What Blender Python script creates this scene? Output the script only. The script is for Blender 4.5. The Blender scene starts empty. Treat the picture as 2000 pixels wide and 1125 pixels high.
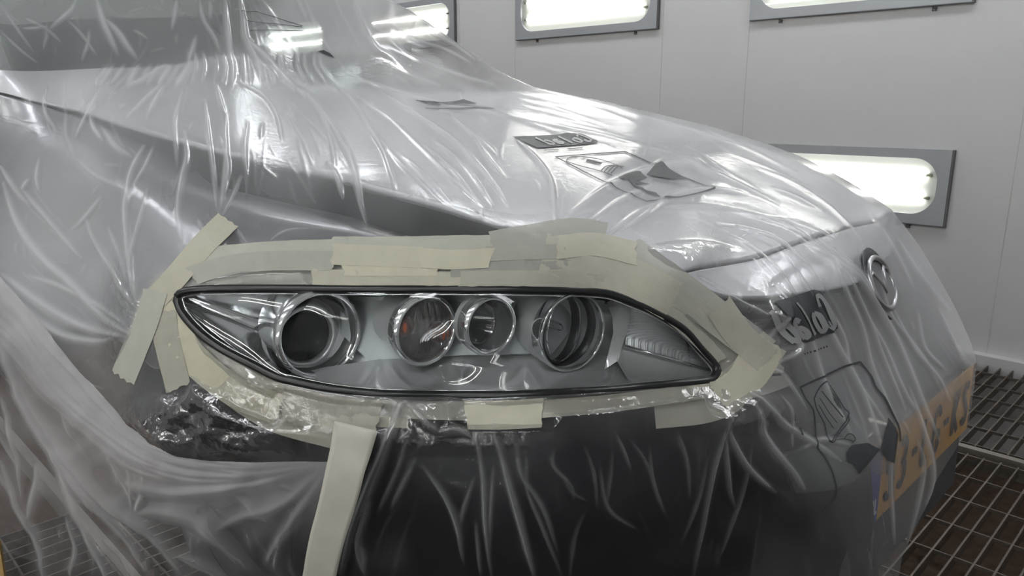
import bpy, math, random
import numpy as np
from mathutils import Vector, Matrix
random.seed(7); rng = np.random.default_rng(7)
S = bpy.context.scene; COL = S.collection
# ------------------------------------------------------------------ camera
F = 1480.0; PITCH = math.atan2(355, 1480); CP, SP = math.cos(PITCH), math.sin(PITCH)
AZ = math.radians(45.2); H = 1.0
FW = np.array([-math.cos(AZ), math.sin(AZ)]); RT = np.array([math.sin(AZ), math.cos(AZ)])
cam_d = bpy.data.cameras.new('camera'); cam = bpy.data.objects.new('camera', cam_d); COL.objects.link(cam)
cam_d.sensor_width = 36; cam_d.lens = F / 2000 * 36; cam_d.clip_start = .02
cam.location = (0, 0, H)
cam.rotation_euler = Vector((FW[0]*CP, FW[1]*CP, -SP)).to_track_quat('-Z', 'Y').to_euler()
S.camera = cam

def ray(u, v):
    u = np.asarray(u, float); v = np.asarray(v, float)
    x = (u-1000)/F; dn = (v-562.5)/F
    d = CP - dn*SP; h = -(dn*CP + SP)
    return np.stack([FW[0]*d+RT[0]*x, FW[1]*d+RT[1]*x, h], -1)
def pix(u, v, t):
    p = ray(u, v)*np.asarray(t, float)[..., None]; p[..., 2] += H; return p
# ------------------------------------------------------------------ measured shape of the car front (image place, distance)
CT = [(-60,-60,1.85),(200,-40,2.0),(450,-40,2.15),(650,-40,2.35),(760,0,2.4),(0,60,1.68),(200,130,1.66),(0,140,1.6),(400,140,1.72),(600,170,1.95),
 (860,60,2.52),(960,130,2.6),(800,110,2.35),(1040,170,2.6),(1300,225,2.42),(1500,280,2.12),(1620,335,1.9),(1700,385,1.74),(1765,440,1.6),(1820,520,1.5),(1870,610,1.44),
 (1903,703,1.35),(1888,842,1.33),(1822,945,1.22),(1797,870,1.165),(1760,1090,1.17),(1100,200,2.45),(1200,250,2.1),(900,180,2.3),
 (130,200,1.58),(400,275,1.27),(700,345,1.09),(900,398,1.01),(1100,458,.965),(1330,525,.985),
 (800,250,1.5),(1000,300,1.47),(1200,350,1.36),(1400,400,1.31),(1600,400,1.43),(600,230,1.6),(500,200,1.62),(300,170,1.62),
 (1400,500,1.1),(1550,480,1.16),(1650,440,1.3),(1740,415,1.48),(1720,540,1.21),(1600,570,1.1),(1500,600,1.04),(1800,640,1.29),(1850,720,1.31),(1760,750,1.17),
 (345,580,.97),(440,560,.945),(600,560,.925),(600,650,.915),(870,570,.905),(870,670,.893),(1150,570,.925),(1150,660,.915),(1400,720,.985),(870,760,.885),(1250,750,.93),
 (300,450,1.05),(500,420,1.0),(700,450,.96),(900,470,.925),(1100,500,.93),(200,350,1.2),(300,330,1.15),(0,400,1.58),(0,300,1.6),(0,550,1.5),(150,450,1.28),(200,600,1.13),(100,560,1.3),(-60,700,1.5),
 (0,800,1.4),(100,800,1.25),(250,800,1.05),(400,900,.97),(600,900,.9),(0,1125,1.28),(150,1000,1.12),(300,1125,1.02),(600,1125,.95),
 (740,850,.86),(1100,850,.85),(1100,1100,.86),(850,1100,.88),(1400,850,.93),(1400,1100,.95),(1550,850,1.01),(1570,1000,1.03),(1600,1125,1.07),(1702,894,1.045),(1690,1040,1.06),
 (1640,700,1.1),(1480,720,1.0),(1500,800,.99),(1300,950,.89),(700,1200,.95),(1300,1200,.95),(0,1220,1.25),(1745,1190,1.17)]
cu = np.array(CT, float); _x = cu[:, :2]/1000; _y = 1/cu[:, 2]
def _phi(r2): return np.where(r2 > 1e-12, .5*r2*np.log(np.maximum(r2, 1e-12)), 0)
_n = len(cu); _K = _phi(((_x[:, None]-_x[None])**2).sum(-1)) + np.eye(_n)*2e-4
_Pm = np.hstack([np.ones((_n, 1)), _x]); _M = np.zeros((_n+3, _n+3)); _M[:_n, :_n] = _K; _M[:_n, _n:] = _Pm; _M[_n:, :_n] = _Pm.T
_w = np.linalg.solve(_M, np.concatenate([_y, np.zeros(3)]))
def dist(u, v):
    u = np.asarray(u, float); v = np.asarray(v, float); sh = np.broadcast(u, v).shape
    q = np.stack([np.broadcast_to(u, sh).ravel(), np.broadcast_to(v, sh).ravel()], -1)/1000
    out = np.empty(len(q))
    for i in range(0, len(q), 20000):
        b = q[i:i+20000]
        out[i:i+20000] = _phi(((b[:, None]-_x[None])**2).sum(-1)) @ _w[:_n] + _w[_n] + b @ _w[_n+1:]
    return (1/np.maximum(out, .2)).reshape(sh)
def surf(u, v, off=0.0, extra=0.0):
    """point on the car's outer envelope; off = metres out along the normal"""
    u = np.asarray(u, float); v = np.asarray(v, float); e = 3.0
    P = pix(u, v, dist(u, v)+extra)
    a = pix(u+e, v, dist(u+e, v)+extra)-pix(u-e, v, dist(u-e, v)+extra)
    b = pix(u, v+e, dist(u, v+e)+extra)-pix(u, v-e, dist(u, v-e)+extra)
    N = np.cross(a, b); N /= np.linalg.norm(N, axis=-1, keepdims=True)+1e-12
    s = np.sign((N*(P-[0, 0, H])).sum(-1, keepdims=True)); N = -N*s
    return P + N*np.asarray(off)[..., None] if np.ndim(off) else P+N*off, N
# ------------------------------------------------------------------ materials
def mat(name):
    m = bpy.data.materials.new(name); m.use_nodes = True; nt = m.node_tree; nt.nodes.clear()
    o = nt.nodes.new('ShaderNodeOutputMaterial'); return m, nt, o
def N_(nt, t, **k):
    n = nt.nodes.new(t)
    for a, b in k.items():
        if a.startswith('i_'): n.inputs[a[2:].replace('_', ' ')].default_value = b
        else: setattr(n, a, b)
    return n
def pbr(name, col, rough=.5, metal=0.0, spec=.5, noise=0, nscale=20, bump=0, bscale=80, coat=0, emit=None, es=0, aniso=None):
    m, nt, o = mat(name); p = N_(nt, 'ShaderNodeBsdfPrincipled')
    p.inputs['Base Color'].default_value = (*col, 1); p.inputs['Roughness'].default_value = rough
    p.inputs['Metallic'].default_value = metal; p.inputs['Specular IOR Level'].default_value = spec
    p.inputs['Coat Weight'].default_value = coat
    if emit: p.inputs['Emission Color'].default_value = (*emit, 1); p.inputs['Emission Strength'].default_value = es
    tc = N_(nt, 'ShaderNodeTexCoord')
    if noise:
        n = N_(nt, 'ShaderNodeTexNoise'); n.inputs['Scale'].default_value = nscale; n.inputs['Detail'].default_value = 6
        nt.links.new(tc.outputs['Object'], n.inputs['Vector'])
        mx = N_(nt, 'ShaderNodeMix', data_type='RGBA'); mx.inputs['A'].default_value = (*[c*(1-noise) for c in col], 1)
        mx.inputs['B'].default_value = (*[min(1, c*(1+noise)) for c in col], 1)
        nt.links.new(n.outputs['Fac'], mx.inputs['Factor']); nt.links.new(mx.outputs['Result'], p.inputs['Base Color'])
    if bump:
        n = N_(nt, 'ShaderNodeTexNoise'); n.inputs['Scale'].default_value = bscale; n.inputs['Detail'].default_value = 4
        nt.links.new(tc.outputs['Object'], n.inputs['Vector'])
        b = N_(nt, 'ShaderNodeBump'); b.inputs['Strength'].default_value = bump; b.inputs['Distance'].default_value = .002
        nt.links.new(n.outputs['Fac'], b.inputs['Height']); nt.links.new(b.outputs['Normal'], p.inputs['Normal'])
    nt.links.new(p.outputs[0], o.inputs[0]); return m
def film_material(name, tint=(.95, .955, .97), gloss=4.5, rough=.12, bump=.5):
    m, nt, o = mat(name); L = nt.links.new
    g = N_(nt, 'ShaderNodeNewGeometry'); at = N_(nt, 'ShaderNodeAttribute', attribute_name='haze'); ak = N_(nt, 'ShaderNodeAttribute', attribute_name='crinkle')
    d = N_(nt, 'ShaderNodeVectorMath', operation='DOT_PRODUCT'); L(g.outputs['Normal'], d.inputs[0]); L(g.outputs['Incoming'], d.inputs[1])
    def M(op, a, b=None):
        x = N_(nt, 'ShaderNodeMath', operation=op)
        for i, q in enumerate([a, b]):
            if q is None: continue
            if isinstance(q, (int, float)): x.inputs[i].default_value = q
            else: L(q, x.inputs[i])
        return x.outputs[0]
    c = M('MAXIMUM', M('ABSOLUTE', d.outputs['Value']), .14)
    k = M('DIVIDE', at.outputs['Fac'], c)
    a = M('SUBTRACT', 1.0, M('EXPONENT', M('MULTIPLY', k, -1.0)))
    tc = N_(nt, 'ShaderNodeTexCoord')
    n1 = N_(nt, 'ShaderNodeTexNoise'); n1.inputs['Scale'].default_value = 55; n1.inputs['Detail'].default_value = 3; n1.inputs['Distortion'].default_value = .8; L(tc.outputs['Object'], n1.inputs['Vector'])
    v1 = N_(nt, 'ShaderNodeTexVoronoi', feature='F1'); v1.inputs['Scale'].default_value = 130; L(tc.outputs['Object'], v1.inputs['Vector'])
    hh = M('ADD', M('MULTIPLY', n1.outputs['Fac'], .14), M('MULTIPLY', n1.outputs['Fac'], M('MULTIPLY', ak.outputs['Fac'], .7)))
    b = N_(nt, 'ShaderNodeBump'); b.inputs['Strength'].default_value = bump; b.inputs['Distance'].default_value = .006; L(hh, b.inputs['Height'])
    df = N_(nt, 'ShaderNodeBsdfDiffuse'); df.inputs['Color'].default_value = (*tint, 1); L(b.outputs['Normal'], df.inputs['Normal'])
    tr = N_(nt, 'ShaderNodeBsdfTranslucent'); tr.inputs['Color'].default_value = (*tint, 1); L(b.outputs['Normal'], tr.inputs['Normal'])
    ms = N_(nt, 'ShaderNodeMixShader'); ms.inputs[0].default_value = .35; L(df.outputs[0], ms.inputs[1]); L(tr.outputs[0], ms.inputs[2])
    tp = N_(nt, 'ShaderNodeBsdfTransparent'); tp.inputs['Color'].default_value = (.98, .98, .985, 1)
    m2 = N_(nt, 'ShaderNodeMixShader'); L(a, m2.inputs[0]); L(tp.outputs[0], m2.inputs[1]); L(ms.outputs[0], m2.inputs[2])
    gl = N_(nt, 'ShaderNodeBsdfGlossy'); gl.inputs['Roughness'].default_value = rough; L(b.outputs['Normal'], gl.inputs['Normal'])
    fr = N_(nt, 'ShaderNodeFresnel'); fr.inputs['IOR'].default_value = 1.45; L(b.outputs['Normal'], fr.inputs['Normal'])
    m3 = N_(nt, 'ShaderNodeMixShader'); L(M('MINIMUM', M('MULTIPLY', fr.outputs[0], M('ADD', M('MULTIPLY', ak.outputs['Fac'], gloss), .38)), .45), m3.inputs[0]); L(m2.outputs[0], m3.inputs[1]); L(gl.outputs[0], m3.inputs[2])
    L(m3.outputs[0], o.inputs[0]); return m
def clear_material(name, tint=(.97, .98, .98), rough=.0, gloss=1.0):
    m, nt, o = mat(name); L = nt.links.new
    tp = N_(nt, 'ShaderNodeBsdfTransparent'); tp.inputs['Color'].default_value = (*tint, 1)
    gl = N_(nt, 'ShaderNodeBsdfGlossy'); gl.inputs['Roughness'].default_value = rough
    fr = N_(nt, 'ShaderNodeFresnel'); fr.inputs['IOR'].default_value = 1.5
    mu = N_(nt, 'ShaderNodeMath', operation='MULTIPLY'); mu.inputs[1].default_value = gloss; L(fr.outputs[0], mu.inputs[0])
    mx = N_(nt, 'ShaderNodeMixShader'); L(mu.outputs[0], mx.inputs[0]); L(tp.outputs[0], mx.inputs[1]); L(gl.outputs[0], mx.inputs[2]); L(mx.outputs[0], o.inputs[0]); return m
def tape_material(name, col, opacity):
    m, nt, o = mat(name); L = nt.links.new
    tc = N_(nt, 'ShaderNodeTexCoord'); n = N_(nt, 'ShaderNodeTexNoise'); n.inputs['Scale'].default_value = 40; n.inputs['Detail'].default_value = 5; L(tc.outputs['Object'], n.inputs['Vector'])
    n2 = N_(nt, 'ShaderNodeTexNoise'); n2.inputs['Scale'].default_value = 900; L(tc.outputs['Object'], n2.inputs['Vector'])
    mx = N_(nt, 'ShaderNodeMix', data_type='RGBA'); mx.inputs['A'].default_value = (*[c*.9 for c in col], 1); mx.inputs['B'].default_value = (*[c*1.08 for c in col], 1); L(n.outputs['Fac'], mx.inputs['Factor'])
    oi = N_(nt, 'ShaderNodeObjectInfo'); hs = N_(nt, 'ShaderNodeHueSaturation'); mr = N_(nt, 'ShaderNodeMapRange'); mr.inputs['To Min'].default_value = .74; mr.inputs['To Max'].default_value = 1.08; L(oi.outputs['Random'], mr.inputs['Value']); L(mr.outputs[0], hs.inputs['Value']); L(mr.outputs[0], hs.inputs['Saturation']); L(mx.outputs['Result'], hs.inputs['Color'])
    b = N_(nt, 'ShaderNodeBump'); b.inputs['Strength'].default_value = .25; b.inputs['Distance'].default_value = .0006; L(n2.outputs['Fac'], b.inputs['Height'])
    p = N_(nt, 'ShaderNodeBsdfPrincipled'); p.inputs['Roughness'].default_value = .55; p.inputs['Specular IOR Level'].default_value = .3
    L(hs.outputs['Color'], p.inputs['Base Color']); L(b.outputs['Normal'], p.inputs['Normal'])
    tp = N_(nt, 'ShaderNodeBsdfTransparent'); ms = N_(nt, 'ShaderNodeMixShader'); ms.inputs[0].default_value = opacity
    L(tp.outputs[0], ms.inputs[1]); L(p.outputs[0], ms.inputs[2]); L(ms.outputs[0], o.inputs[0]); return m

MT = dict(
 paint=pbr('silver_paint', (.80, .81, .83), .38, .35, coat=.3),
 paint2=pbr('silver_paint_shaded', (.46, .47, .49), .30, .8, coat=.3),  # same silver as the hood, darkened for the shade on the fender
 black=pbr('black_plastic', (.010, .010, .013), .45, spec=.25, noise=.3, nscale=12),
 dark=pbr('dark_cavity', (.01, .01, .012), .8),
 rubber=pbr('black_rubber', (.012, .013, .014), .28, spec=.5),
 tyre=pbr('tyre_rubber', (.02, .02, .02), .8, bump=.5),
 alloy=pbr('alloy', (.5, .5, .52), .35, .9),
 chrome=pbr('chrome', (.90, .92, .93), .1, .85),
 satin=pbr('satin_chrome', (.90, .92, .93), .28, .55),
 soft=pbr('soft_reflector', (.88, .90, .91), .3, .4),
 backing=pbr('grey_backing', (.42, .46, .47), .4, .4),
 smoke=pbr('dark_projector_glass', (.022, .025, .028), .12, 0, spec=.2),
 darkring=pbr('dark_ring', (.04, .042, .048), .3, .2),
 amber=pbr('amber_bulb', (.85, .17, .05), .35, 0),
 glass=clear_material('clear_glass', gloss=1.0),
 lens=clear_material('lens_clear', (.98, .985, .985), gloss=1.0),
 windscreen=clear_material('windscreen_glass', (.82, .86, .85), .25, .12),
 wall=pbr('wall_panel', (.575, .572, .572), .38, 0, spec=.45, noise=.035, nscale=1.3),
 frame=pbr('lamp_frame', (.36, .375, .39), .45, .25, noise=.05, nscale=8),
 edge=pbr('lamp_edge', (.10, .10, .10), .6),
 inner=pbr('lamp_inside', (.80, .82, .76), .5),
 socket=pbr('lamp_socket', (.45, .5, .38), .5),
 tube=pbr('lamp_tube', (1, 1, 1), .5, emit=(1.0, .985, .95), es=24),
 panel=pbr('ceiling_lamp_tube', (1, 1, 1), .5, emit=(.97, .985, 1.0), es=11),
 ceiling=pbr('ceiling_filter', (.6, .6, .6), .9),
 steel=pbr('grate_steel', (.12, .10, .085), .5, .35, noise=.35, nscale=30, bump=.3, bscale=200),
 steel_l=pbr('beam_steel', (.22, .20, .175), .5, .3, noise=.2, nscale=12),
 pit=pbr('pit_filter', (.055, .032, .019), .95, noise=.75, nscale=28, bump=1, bscale=60),
 plate=pbr('plate_yellow', (.62, .33, .07), .35, noise=.05),
 plateblue=pbr('plate_blue', (.05, .07, .30), .4),
 platetext=pbr('plate_text', (.03, .03, .035), .5),
 white=pbr('white_mark', (.6, .6, .62), .5),
 ink=pbr('print_ink', (.04, .043, .047), .55),
 inklight=pbr('print_letter', (.50, .505, .51), .55),
 inkmid=pbr('print_letter_grey', (.27, .272, .28), .55),
 card=pbr('brown_card', (.42, .27, .10), .7, noise=.1),
 film=film_material('plastic_film'),
 film2=film_material('loose_film', tint=(.80, .79, .80), rough=.22, gloss=.6),
 tape=tape_material('masking_tape', (.66, .635, .50), .82),
 tape2=tape_material('masking_tape_thin', (.60, .60, .52), .7),
 tape3=tape_material('masking_tape_long', (.60, .58, .50), .96),
)
# ------------------------------------------------------------------ mesh helpers
def mk(name, verts, faces, m, parent=None, smooth=True, label=None, cat=None, group=None, kind=None, attrs=None):
    me = bpy.data.meshes.new(name); me.from_pydata([tuple(map(float, v)) for v in verts], [], [tuple(map(int, f)) for f in faces]); me.validate()
    me.update(); me.materials.append(m)
    me.polygons.foreach_set('use_smooth', [smooth]*len(me.polygons))
    if attrs:
        for k, a in attrs.items():
            at = me.attributes.new(k, 'FLOAT', 'POINT'); at.data.foreach_set('value', np.asarray(a, 'f'))
    o = bpy.data.objects.new(name, me); COL.objects.link(o)
    if parent: o.parent = parent; o.matrix_parent_inverse = world(parent).inverted()
    if label: o['label'] = label
    if cat: o['category'] = cat
    if group: o['group'] = group
    if kind: o['kind'] = kind
    return o
def world(o):
    m = Matrix.LocRotScale(o.location, o.rotation_euler, o.scale)
    return (world(o.parent) @ o.matrix_parent_inverse @ m) if o.parent else m
def empty(name, loc, label, cat, group=None):
    o = bpy.data.objects.new(name, None); COL.objects.link(o); o.location = loc; o['label'] = label; o['category'] = cat
    if group: o['group'] = group
    return o
class MB:
    def __init__(s): s.v = []; s.f = []
    def add(s, v, f):
        k = len(s.v); s.v += [tuple(map(float, a)) for a in v]; s.f += [tuple(int(i)+k for i in a) for a in f]
    def box(s, lo, hi):
        x0, y0, z0 = lo; x1, y1, z1 = hi
        s.add([(x0,y0,z0),(x1,y0,z0),(x1,y1,z0),(x0,y1,z0),(x0,y0,z1),(x1,y0,z1),(x1,y1,z1),(x0,y1,z1)],
              [(3,2,1,0),(4,5,6,7),(0,1,5,4),(1,2,6,5),(2,3,7,6),(3,0,4,7)])
    def tube(s, pts, r, n=8, closed=False):
        pts = np.asarray(pts, float); m = len(pts); rr = np.broadcast_to(r, (m,))
        V = []
        for i in range(m):
            a = pts[(i-1) % m] if (i > 0 or closed) else pts[0]; b = pts[(i+1) % m] if (i < m-1 or closed) else pts[-1]
            t = b-a; t /= np.linalg.norm(t)+1e-12
            up = np.array([0, 0, 1.]) if abs(t[2]) < .95 else np.array([1., 0, 0])
            x = np.cross(t, up); x /= np.linalg.norm(x); y = np.cross(x, t)
            for k in range(n):
                q = 2*math.pi*k/n; V.append(pts[i]+rr[i]*(math.cos(q)*x+math.sin(q)*y))
        Fc = []
        for i in range(m if closed else m-1):
            j = (i+1) % m
            for k in range(n): Fc.append((i*n+k, i*n+(k+1) % n, j*n+(k+1) % n, j*n+k))
        if not closed: Fc += [tuple(range(n))[::-1], tuple((m-1)*n+k for k in range(n))]
        s.add(V, Fc)
    def grid(s, P):
        n, m = P.shape[:2]
        s.add(P.reshape(-1, 3), [(i*m+j, i*m+j+1, (i+1)*m+j+1, (i+1)*m+j) for i in range(n-1) for j in range(m-1)])
    def solid(s, P, Nn, th):
        """grid with thickness"""
        n, m = P.shape[:2]; Q = P - Nn*th; k = n*m
        f = [(i*m+j, i*m+j+1, (i+1)*m+j+1, (i+1)*m+j) for i in range(n-1) for j in range(m-1)]
        g = [(a+k, d+k, c+k, b+k) for a, b, c, d in f]
        ring = [(0, j) for j in range(m)]+[(i, m-1) for i in range(1, n)]+[(n-1, j) for j in range(m-2, -1, -1)]+[(i, 0) for i in range(n-2, 0, -1)]
        r = [i*m+j for i, j in ring]; e = [(r[q], r[q]+k, r[(q+1) % len(r)]+k, r[(q+1) % len(r)]) for q in range(len(r))]
        s.add(np.concatenate([P.reshape(-1, 3), Q.reshape(-1, 3)]), f+g+e)
    def build(s, name, m, parent=None, **k): return mk(name, s.v, s.f, m, parent, **k)
def resample(pts, n):
    p = np.asarray(pts, float); d = np.r_[0, np.cumsum(np.linalg.norm(np.diff(p, axis=0), axis=1))]
    t = np.linspace(0, d[-1], n); return np.stack([np.interp(t, d, p[:, i]) for i in range(p.shape[1])], -1)
def smooth_line(pts, n):
    """Catmull-Rom through points, n samples"""
    p = np.asarray(pts, float)
    if len(p) < 3: return resample(p, n)
    q = np.vstack([2*p[0]-p[1], p, 2*p[-1]-p[-2]]); out = []
    for i in range(1, len(q)-2):
        for t in np.linspace(0, 1, 8, endpoint=False):
            a, b, c, d = q[i-1:i+3]
            out.append(.5*((2*b)+(c-a)*t+(2*a-5*b+4*c-d)*t*t+(-a+3*b-3*c+d)*t**3))
    out.append(p[-1]); return resample(out, n)
def ruled(top, bot, n, m):
    a = smooth_line(top, n); b = smooth_line(bot, n); w = np.linspace(0, 1, m)[:, None, None]
    return a[None]*(1-w)+b[None]*w
def inside(poly, u, v):
    poly = np.asarray(poly, float); r = np.zeros(np.shape(u), bool); j = len(poly)-1
    for i in range(len(poly)):
        xi, yi = poly[i]; xj, yj = poly[j]
        c = ((yi > v) != (yj > v)) & (u < (xj-xi)*(v-yi)/(yj-yi+1e-12)+xi); r ^= c; j = i
    return r
def seg_near(poly, u, v, closed=True):
    """nearest distance and nearest point on a polyline"""
    poly = np.asarray(poly, float); best = np.full(np.shape(u), 1e9); bu = np.zeros(np.shape(u)); bv = bu.copy()
    m = len(poly) if closed else len(poly)-1
    for i in range(m):
        a = poly[i]; b = poly[(i+1) % len(poly)]; d = b-a; L2 = d@d+1e-12
        t = np.clip(((u-a[0])*d[0]+(v-a[1])*d[1])/L2, 0, 1); x = a[0]+t*d[0]; y = a[1]+t*d[1]
        q = (u-x)**2+(v-y)**2; w = q < best; best = np.where(w, q, best); bu = np.where(w, x, bu); bv = np.where(w, y, bv)
    return np.sqrt(best), bu, bv

# ------------------------------------------------------------------ outlines
SEAL = [(343,586),(347,574),(362,567),(400,563),(480,562),(560,562),(700,563),(850,563),(1000,564),(1100,566),(1160,568),(1196,573),(1231,586),(1277,606),(1335,641),(1370,680),(1398,711),(1403,726),(1396,739),(1378,746),(1277,756),(1162,766),(1000,774),(870,774),(790,773),(720,770),(643,761),(574,747),(539,738),(491,714),(435,685),(389,652),(355,614)]
SEAL_S = smooth_line(SEAL+[SEAL[0]], 260)[:-1]
cx_, cy_ = SEAL_S.mean(0)
def inset(P, d):
    P = np.asarray(P); t = np.roll(P, -1, 0)-np.roll(P, 1, 0); t /= np.linalg.norm(t, axis=1, keepdims=True)
    n = np.stack([-t[:, 1], t[:, 0]], -1); q = P+n*d
    return q
if not inside(SEAL_S, *inset(SEAL_S, 5)[100]): _sg = -1
else: _sg = 1
LENS = inset(SEAL_S, 7*_sg); HOLE = inset(SEAL_S, -5*_sg)
SIL = [(690,-70),(740,-20),(760,0),(800,20),(850,54),(905,94),(960,131),(1000,152),(1040,170),(1090,181),(1170,196),(1300,226),(1400,250),(1500,281),(1560,305),(1620,335),(1680,370),(1740,410),(1765,440),(1795,480),(1830,540),(1860,590),(1880,630),(1895,670),(1905,703)]
FILM = [(-70,-70)]+SIL+[(1902,750),(1888,842),(1822,945),(1795,1010),(1760,1090),(1745,1190),(590,1190),(612,1060),(640,905),(600,918),(480,915),(360,908),(300,885),(250,860),(150,765),(100,700),(40,620),(-70,500)]
LOOSE = [(-70,440),(0,535),(60,605),(120,672),(170,738),(250,828),(300,864),(360,888),(420,897),(480,899),(560,900),(640,902),(655,915),(635,1040),(610,1190),(30,1190),(14,1110),(-2,1055),(-70,1000)]
# tape strips: (points, width px, layer, material, end flare)
TAPE = [
 ([(448,433),(400,480),(345,545),(300,592)],46,3,'tape','diagonal cream masking tape strip crossing above the pointed headlight end'),
 ([(308,568),(285,640),(245,738)],50,4,'tape2','short masking tape strip hanging down furthest left beside the pointed headlight end'),
 ([(322,606),(330,665),(352,757)],50,2,'tape','masking tape strip pointing down just below the pointed headlight end'),
 ([(314,588),(374,692),(462,764),(548,800)],60,1,'tape','curved masking tape strip hugging the lower left edge of the headlight'),
 ([(436,738),(536,802),(660,838)],84,0,'tape','wide glossy masking tape strip at lower left, above the crumpled film'),
 ([(556,786),(650,810),(740,818)],70,1,'tape','masking tape strip below the large round projector lamp'),
 ([(600,772),(760,795),(900,802),(1050,803)],36,0,'tape2','long thin masking tape strip under the middle of the headlight seal'),
 ([(1030,803),(1200,788),(1340,768),(1440,752)],34,1,'tape','long masking tape strip under the lower right headlight edge'),
 ([(912,812),(980,812),(1060,808)],56,3,'tape','rectangular masking tape patch centred below the headlight on the black bumper'),
 ([(1408,768),(1456,745),(1500,690)],60,1,'tape2','masking tape strip wrapping the inner tip of the headlight from below'),
 ([(1400,778),(1455,735),(1500,668)],74,3,'tape','masking tape strip at the lower right corner of the headlight, glossy with creases'),
 ([(1445,757),(1500,742),(1537,728)],52,0,'tape2','grey masking tape flap under the film, furthest right of all the strips'),
 ([(1232,500),(1300,548),(1400,622),(1488,690)],66,2,'tape2','greyish masking tape strip running down right along the upper inner headlight edge'),
 ([(1180,560),(1260,580),(1340,640),(1405,705)],34,1,'tape2','narrow masking tape strip close along the curved inner headlight edge'),
 ([(1400,600),(1440,655),(1495,705)],56,4,'tape','short square masking tape patch over the right tip strips'),
 ([(1060,498),(1150,520),(1240,552),(1312,590)],78,3,'tape','broad cream masking tape strip above the high beam lamp, sloping down right'),
 ([(1085,488),(1160,482),(1240,500)],44,4,'tape','masking tape strip above the upper right headlight corner beside crinkled film'),
 ([(960,478),(1050,462),(1120,452),(1180,460)],44,2,'tape2','grey raised masking tape strip, topmost of those above the headlight'),
 ([(648,482),(760,482),(880,480),(985,480)],34,1,'tape2','long pale masking tape strip in the top row, left of the grey one'),
 ([(395,505),(480,497),(560,492),(665,489)],38,1,'tape2','masking tape strip above the left half of the headlight beginning at the diagonal strip'),
 ([(380,540),(440,522),(520,512),(655,512)],38,2,'tape2','glossy clear-looking masking tape strip above the pointed left part of the headlight'),
 ([(650,500),(720,502),(830,506)],40,3,'tape','short cream masking tape patch above the indicator lamp, in the upper row'),
 ([(670,524),(760,524),(860,522)],34,2,'tape','masking tape strip in the middle row above the indicator lamp'),
 ([(820,506),(880,510),(960,508)],36,4,'tape','short cream masking tape patch above the small projector lamp'),
 ([(885,524),(980,520),(1110,508)],36,2,'tape2','masking tape strip in the middle row above the small projector lamp'),
 ([(950,500),(1040,497),(1100,495)],28,3,'tape2','thin grey masking tape strip in the upper row left of the broad sloping strip'),
 ([(610,542),(700,545),(830,546),(915,547)],30,1,'tape','long masking tape strip in the lowest row above the left lamps'),
 ([(900,546),(1000,546),(1100,547),(1180,556)],30,2,'tape','long masking tape strip in the lowest row above the right lamps'),
 ([(355,572),(430,556),(520,548),(640,545)],20,0,'tape2','thin grey masking tape strip touching the upper left seal of the headlight'),
 ([(290,560),(325,600),(345,650)],40,0,'tape','masking tape patch beneath the other strips at the pointed end'),
]
HANG = [(700,832),(688,880),(668,960),(645,1040),(626,1125),(612,1190)]

# ------------------------------------------------------------------ the wrinkled films
STEP = 2.5
gu, gv = np.meshgrid(np.arange(-69, 1926, STEP), np.arange(-69, 1195, STEP))
STR = []   # (points, height in mm, width px)
def st(a, w, *pts): STR.append((np.array(pts, float), a*1.3, w*.92))
# windscreen and base of the screen
st(3,5,(150,0),(140,22),(115,45),(95,62)); st(3,4,(95,55),(60,60),(40,57)); st(4,6,(188,-5),(200,40),(215,75),(230,108)); st(4,6,(205,38),(230,65),(250,95),(268,118))
st(3,4,(345,0),(342,30),(336,60)); st(3,4,(390,0),(398,40),(418,75),(428,102)); st(3,5,(383,72),(376,100),(368,128)); st(4,5,(438,-20),(443,50),(447,95),(452,150))
st(5,6,(465,-20),(473,30),(478,75),(495,115),(512,155)); st(5,6,(475,70),(505,105),(545,145),(575,172)); st(3,4,(595,0),(620,60),(650,112)); st(2,4,(575,-10),(600,45)); st(2,4,(510,0),(540,40))
st(2,4,(175,60),(172,90),(160,122)); st(2,4,(90,50),(92,75),(85,100)); st(2,4,(50,38),(90,60),(120,85)); st(2,3,(10,25),(35,60),(70,110)); st(2,3,(0,60),(40,100),(80,130))
st(2,4,(640,-30),(670,30),(700,90)); st(2,4,(410,0),(412,20),(410,40)); st(2,3,(130,40),(160,70),(190,110)); st(2,3,(260,60),(290,78))
for i in range(16):
    x = 370+i*17+random.uniform(-8, 8); st(random.uniform(1.2,4.5),random.uniform(3.5,6),(x,112-abs(i-8)*1.5),(x+4-i*.2,135),(x-8+i*2.2,165))
for i in range(9):
    x = 195+i*20+random.uniform(-9, 9); st(random.uniform(.8,3),random.uniform(4,7),(x+14,128),(x+2,148),(x-12,168))
st(4,5,(575,170),(605,192),(650,250),(680,300),(695,345),(705,400),(722,455)); st(3,5,(240,172),(275,160),(300,140)); st(3,5,(288,158),(312,136),(335,130))
st(3,4,(320,163),(290,190),(265,215),(247,230)); st(3,4,(322,168),(305,195),(288,232)); st(2.5,4,(355,180),(350,205),(342,240),(345,290),(348,330)); st(2.5,4,(400,195),(404,235),(410,290),(420,360),(426,420))
st(2,4,(422,165),(433,205),(440,222)); st(2.5,4,(465,160),(512,186),(540,225),(552,276)); st(3,4,(195,175),(185,200),(175,218),(150,268)); st(3,4,(174,215),(185,250),(202,276))
st(3,4,(95,170),(88,195),(95,230),(113,254)); st(2.5,4,(442,225),(440,260),(442,300),(438,350),(432,410)); st(2.5,4,(485,235),(478,290),(482,345)); st(2,4,(512,240),(510,270))
st(4,6,(282,288),(262,330),(252,375),(250,425),(258,500),(275,590)); st(2.5,4,(300,290),(285,330),(262,365)); st(3.5,6,(360,262),(366,310),(358,350),(352,400),(352,440),(358,478))
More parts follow.
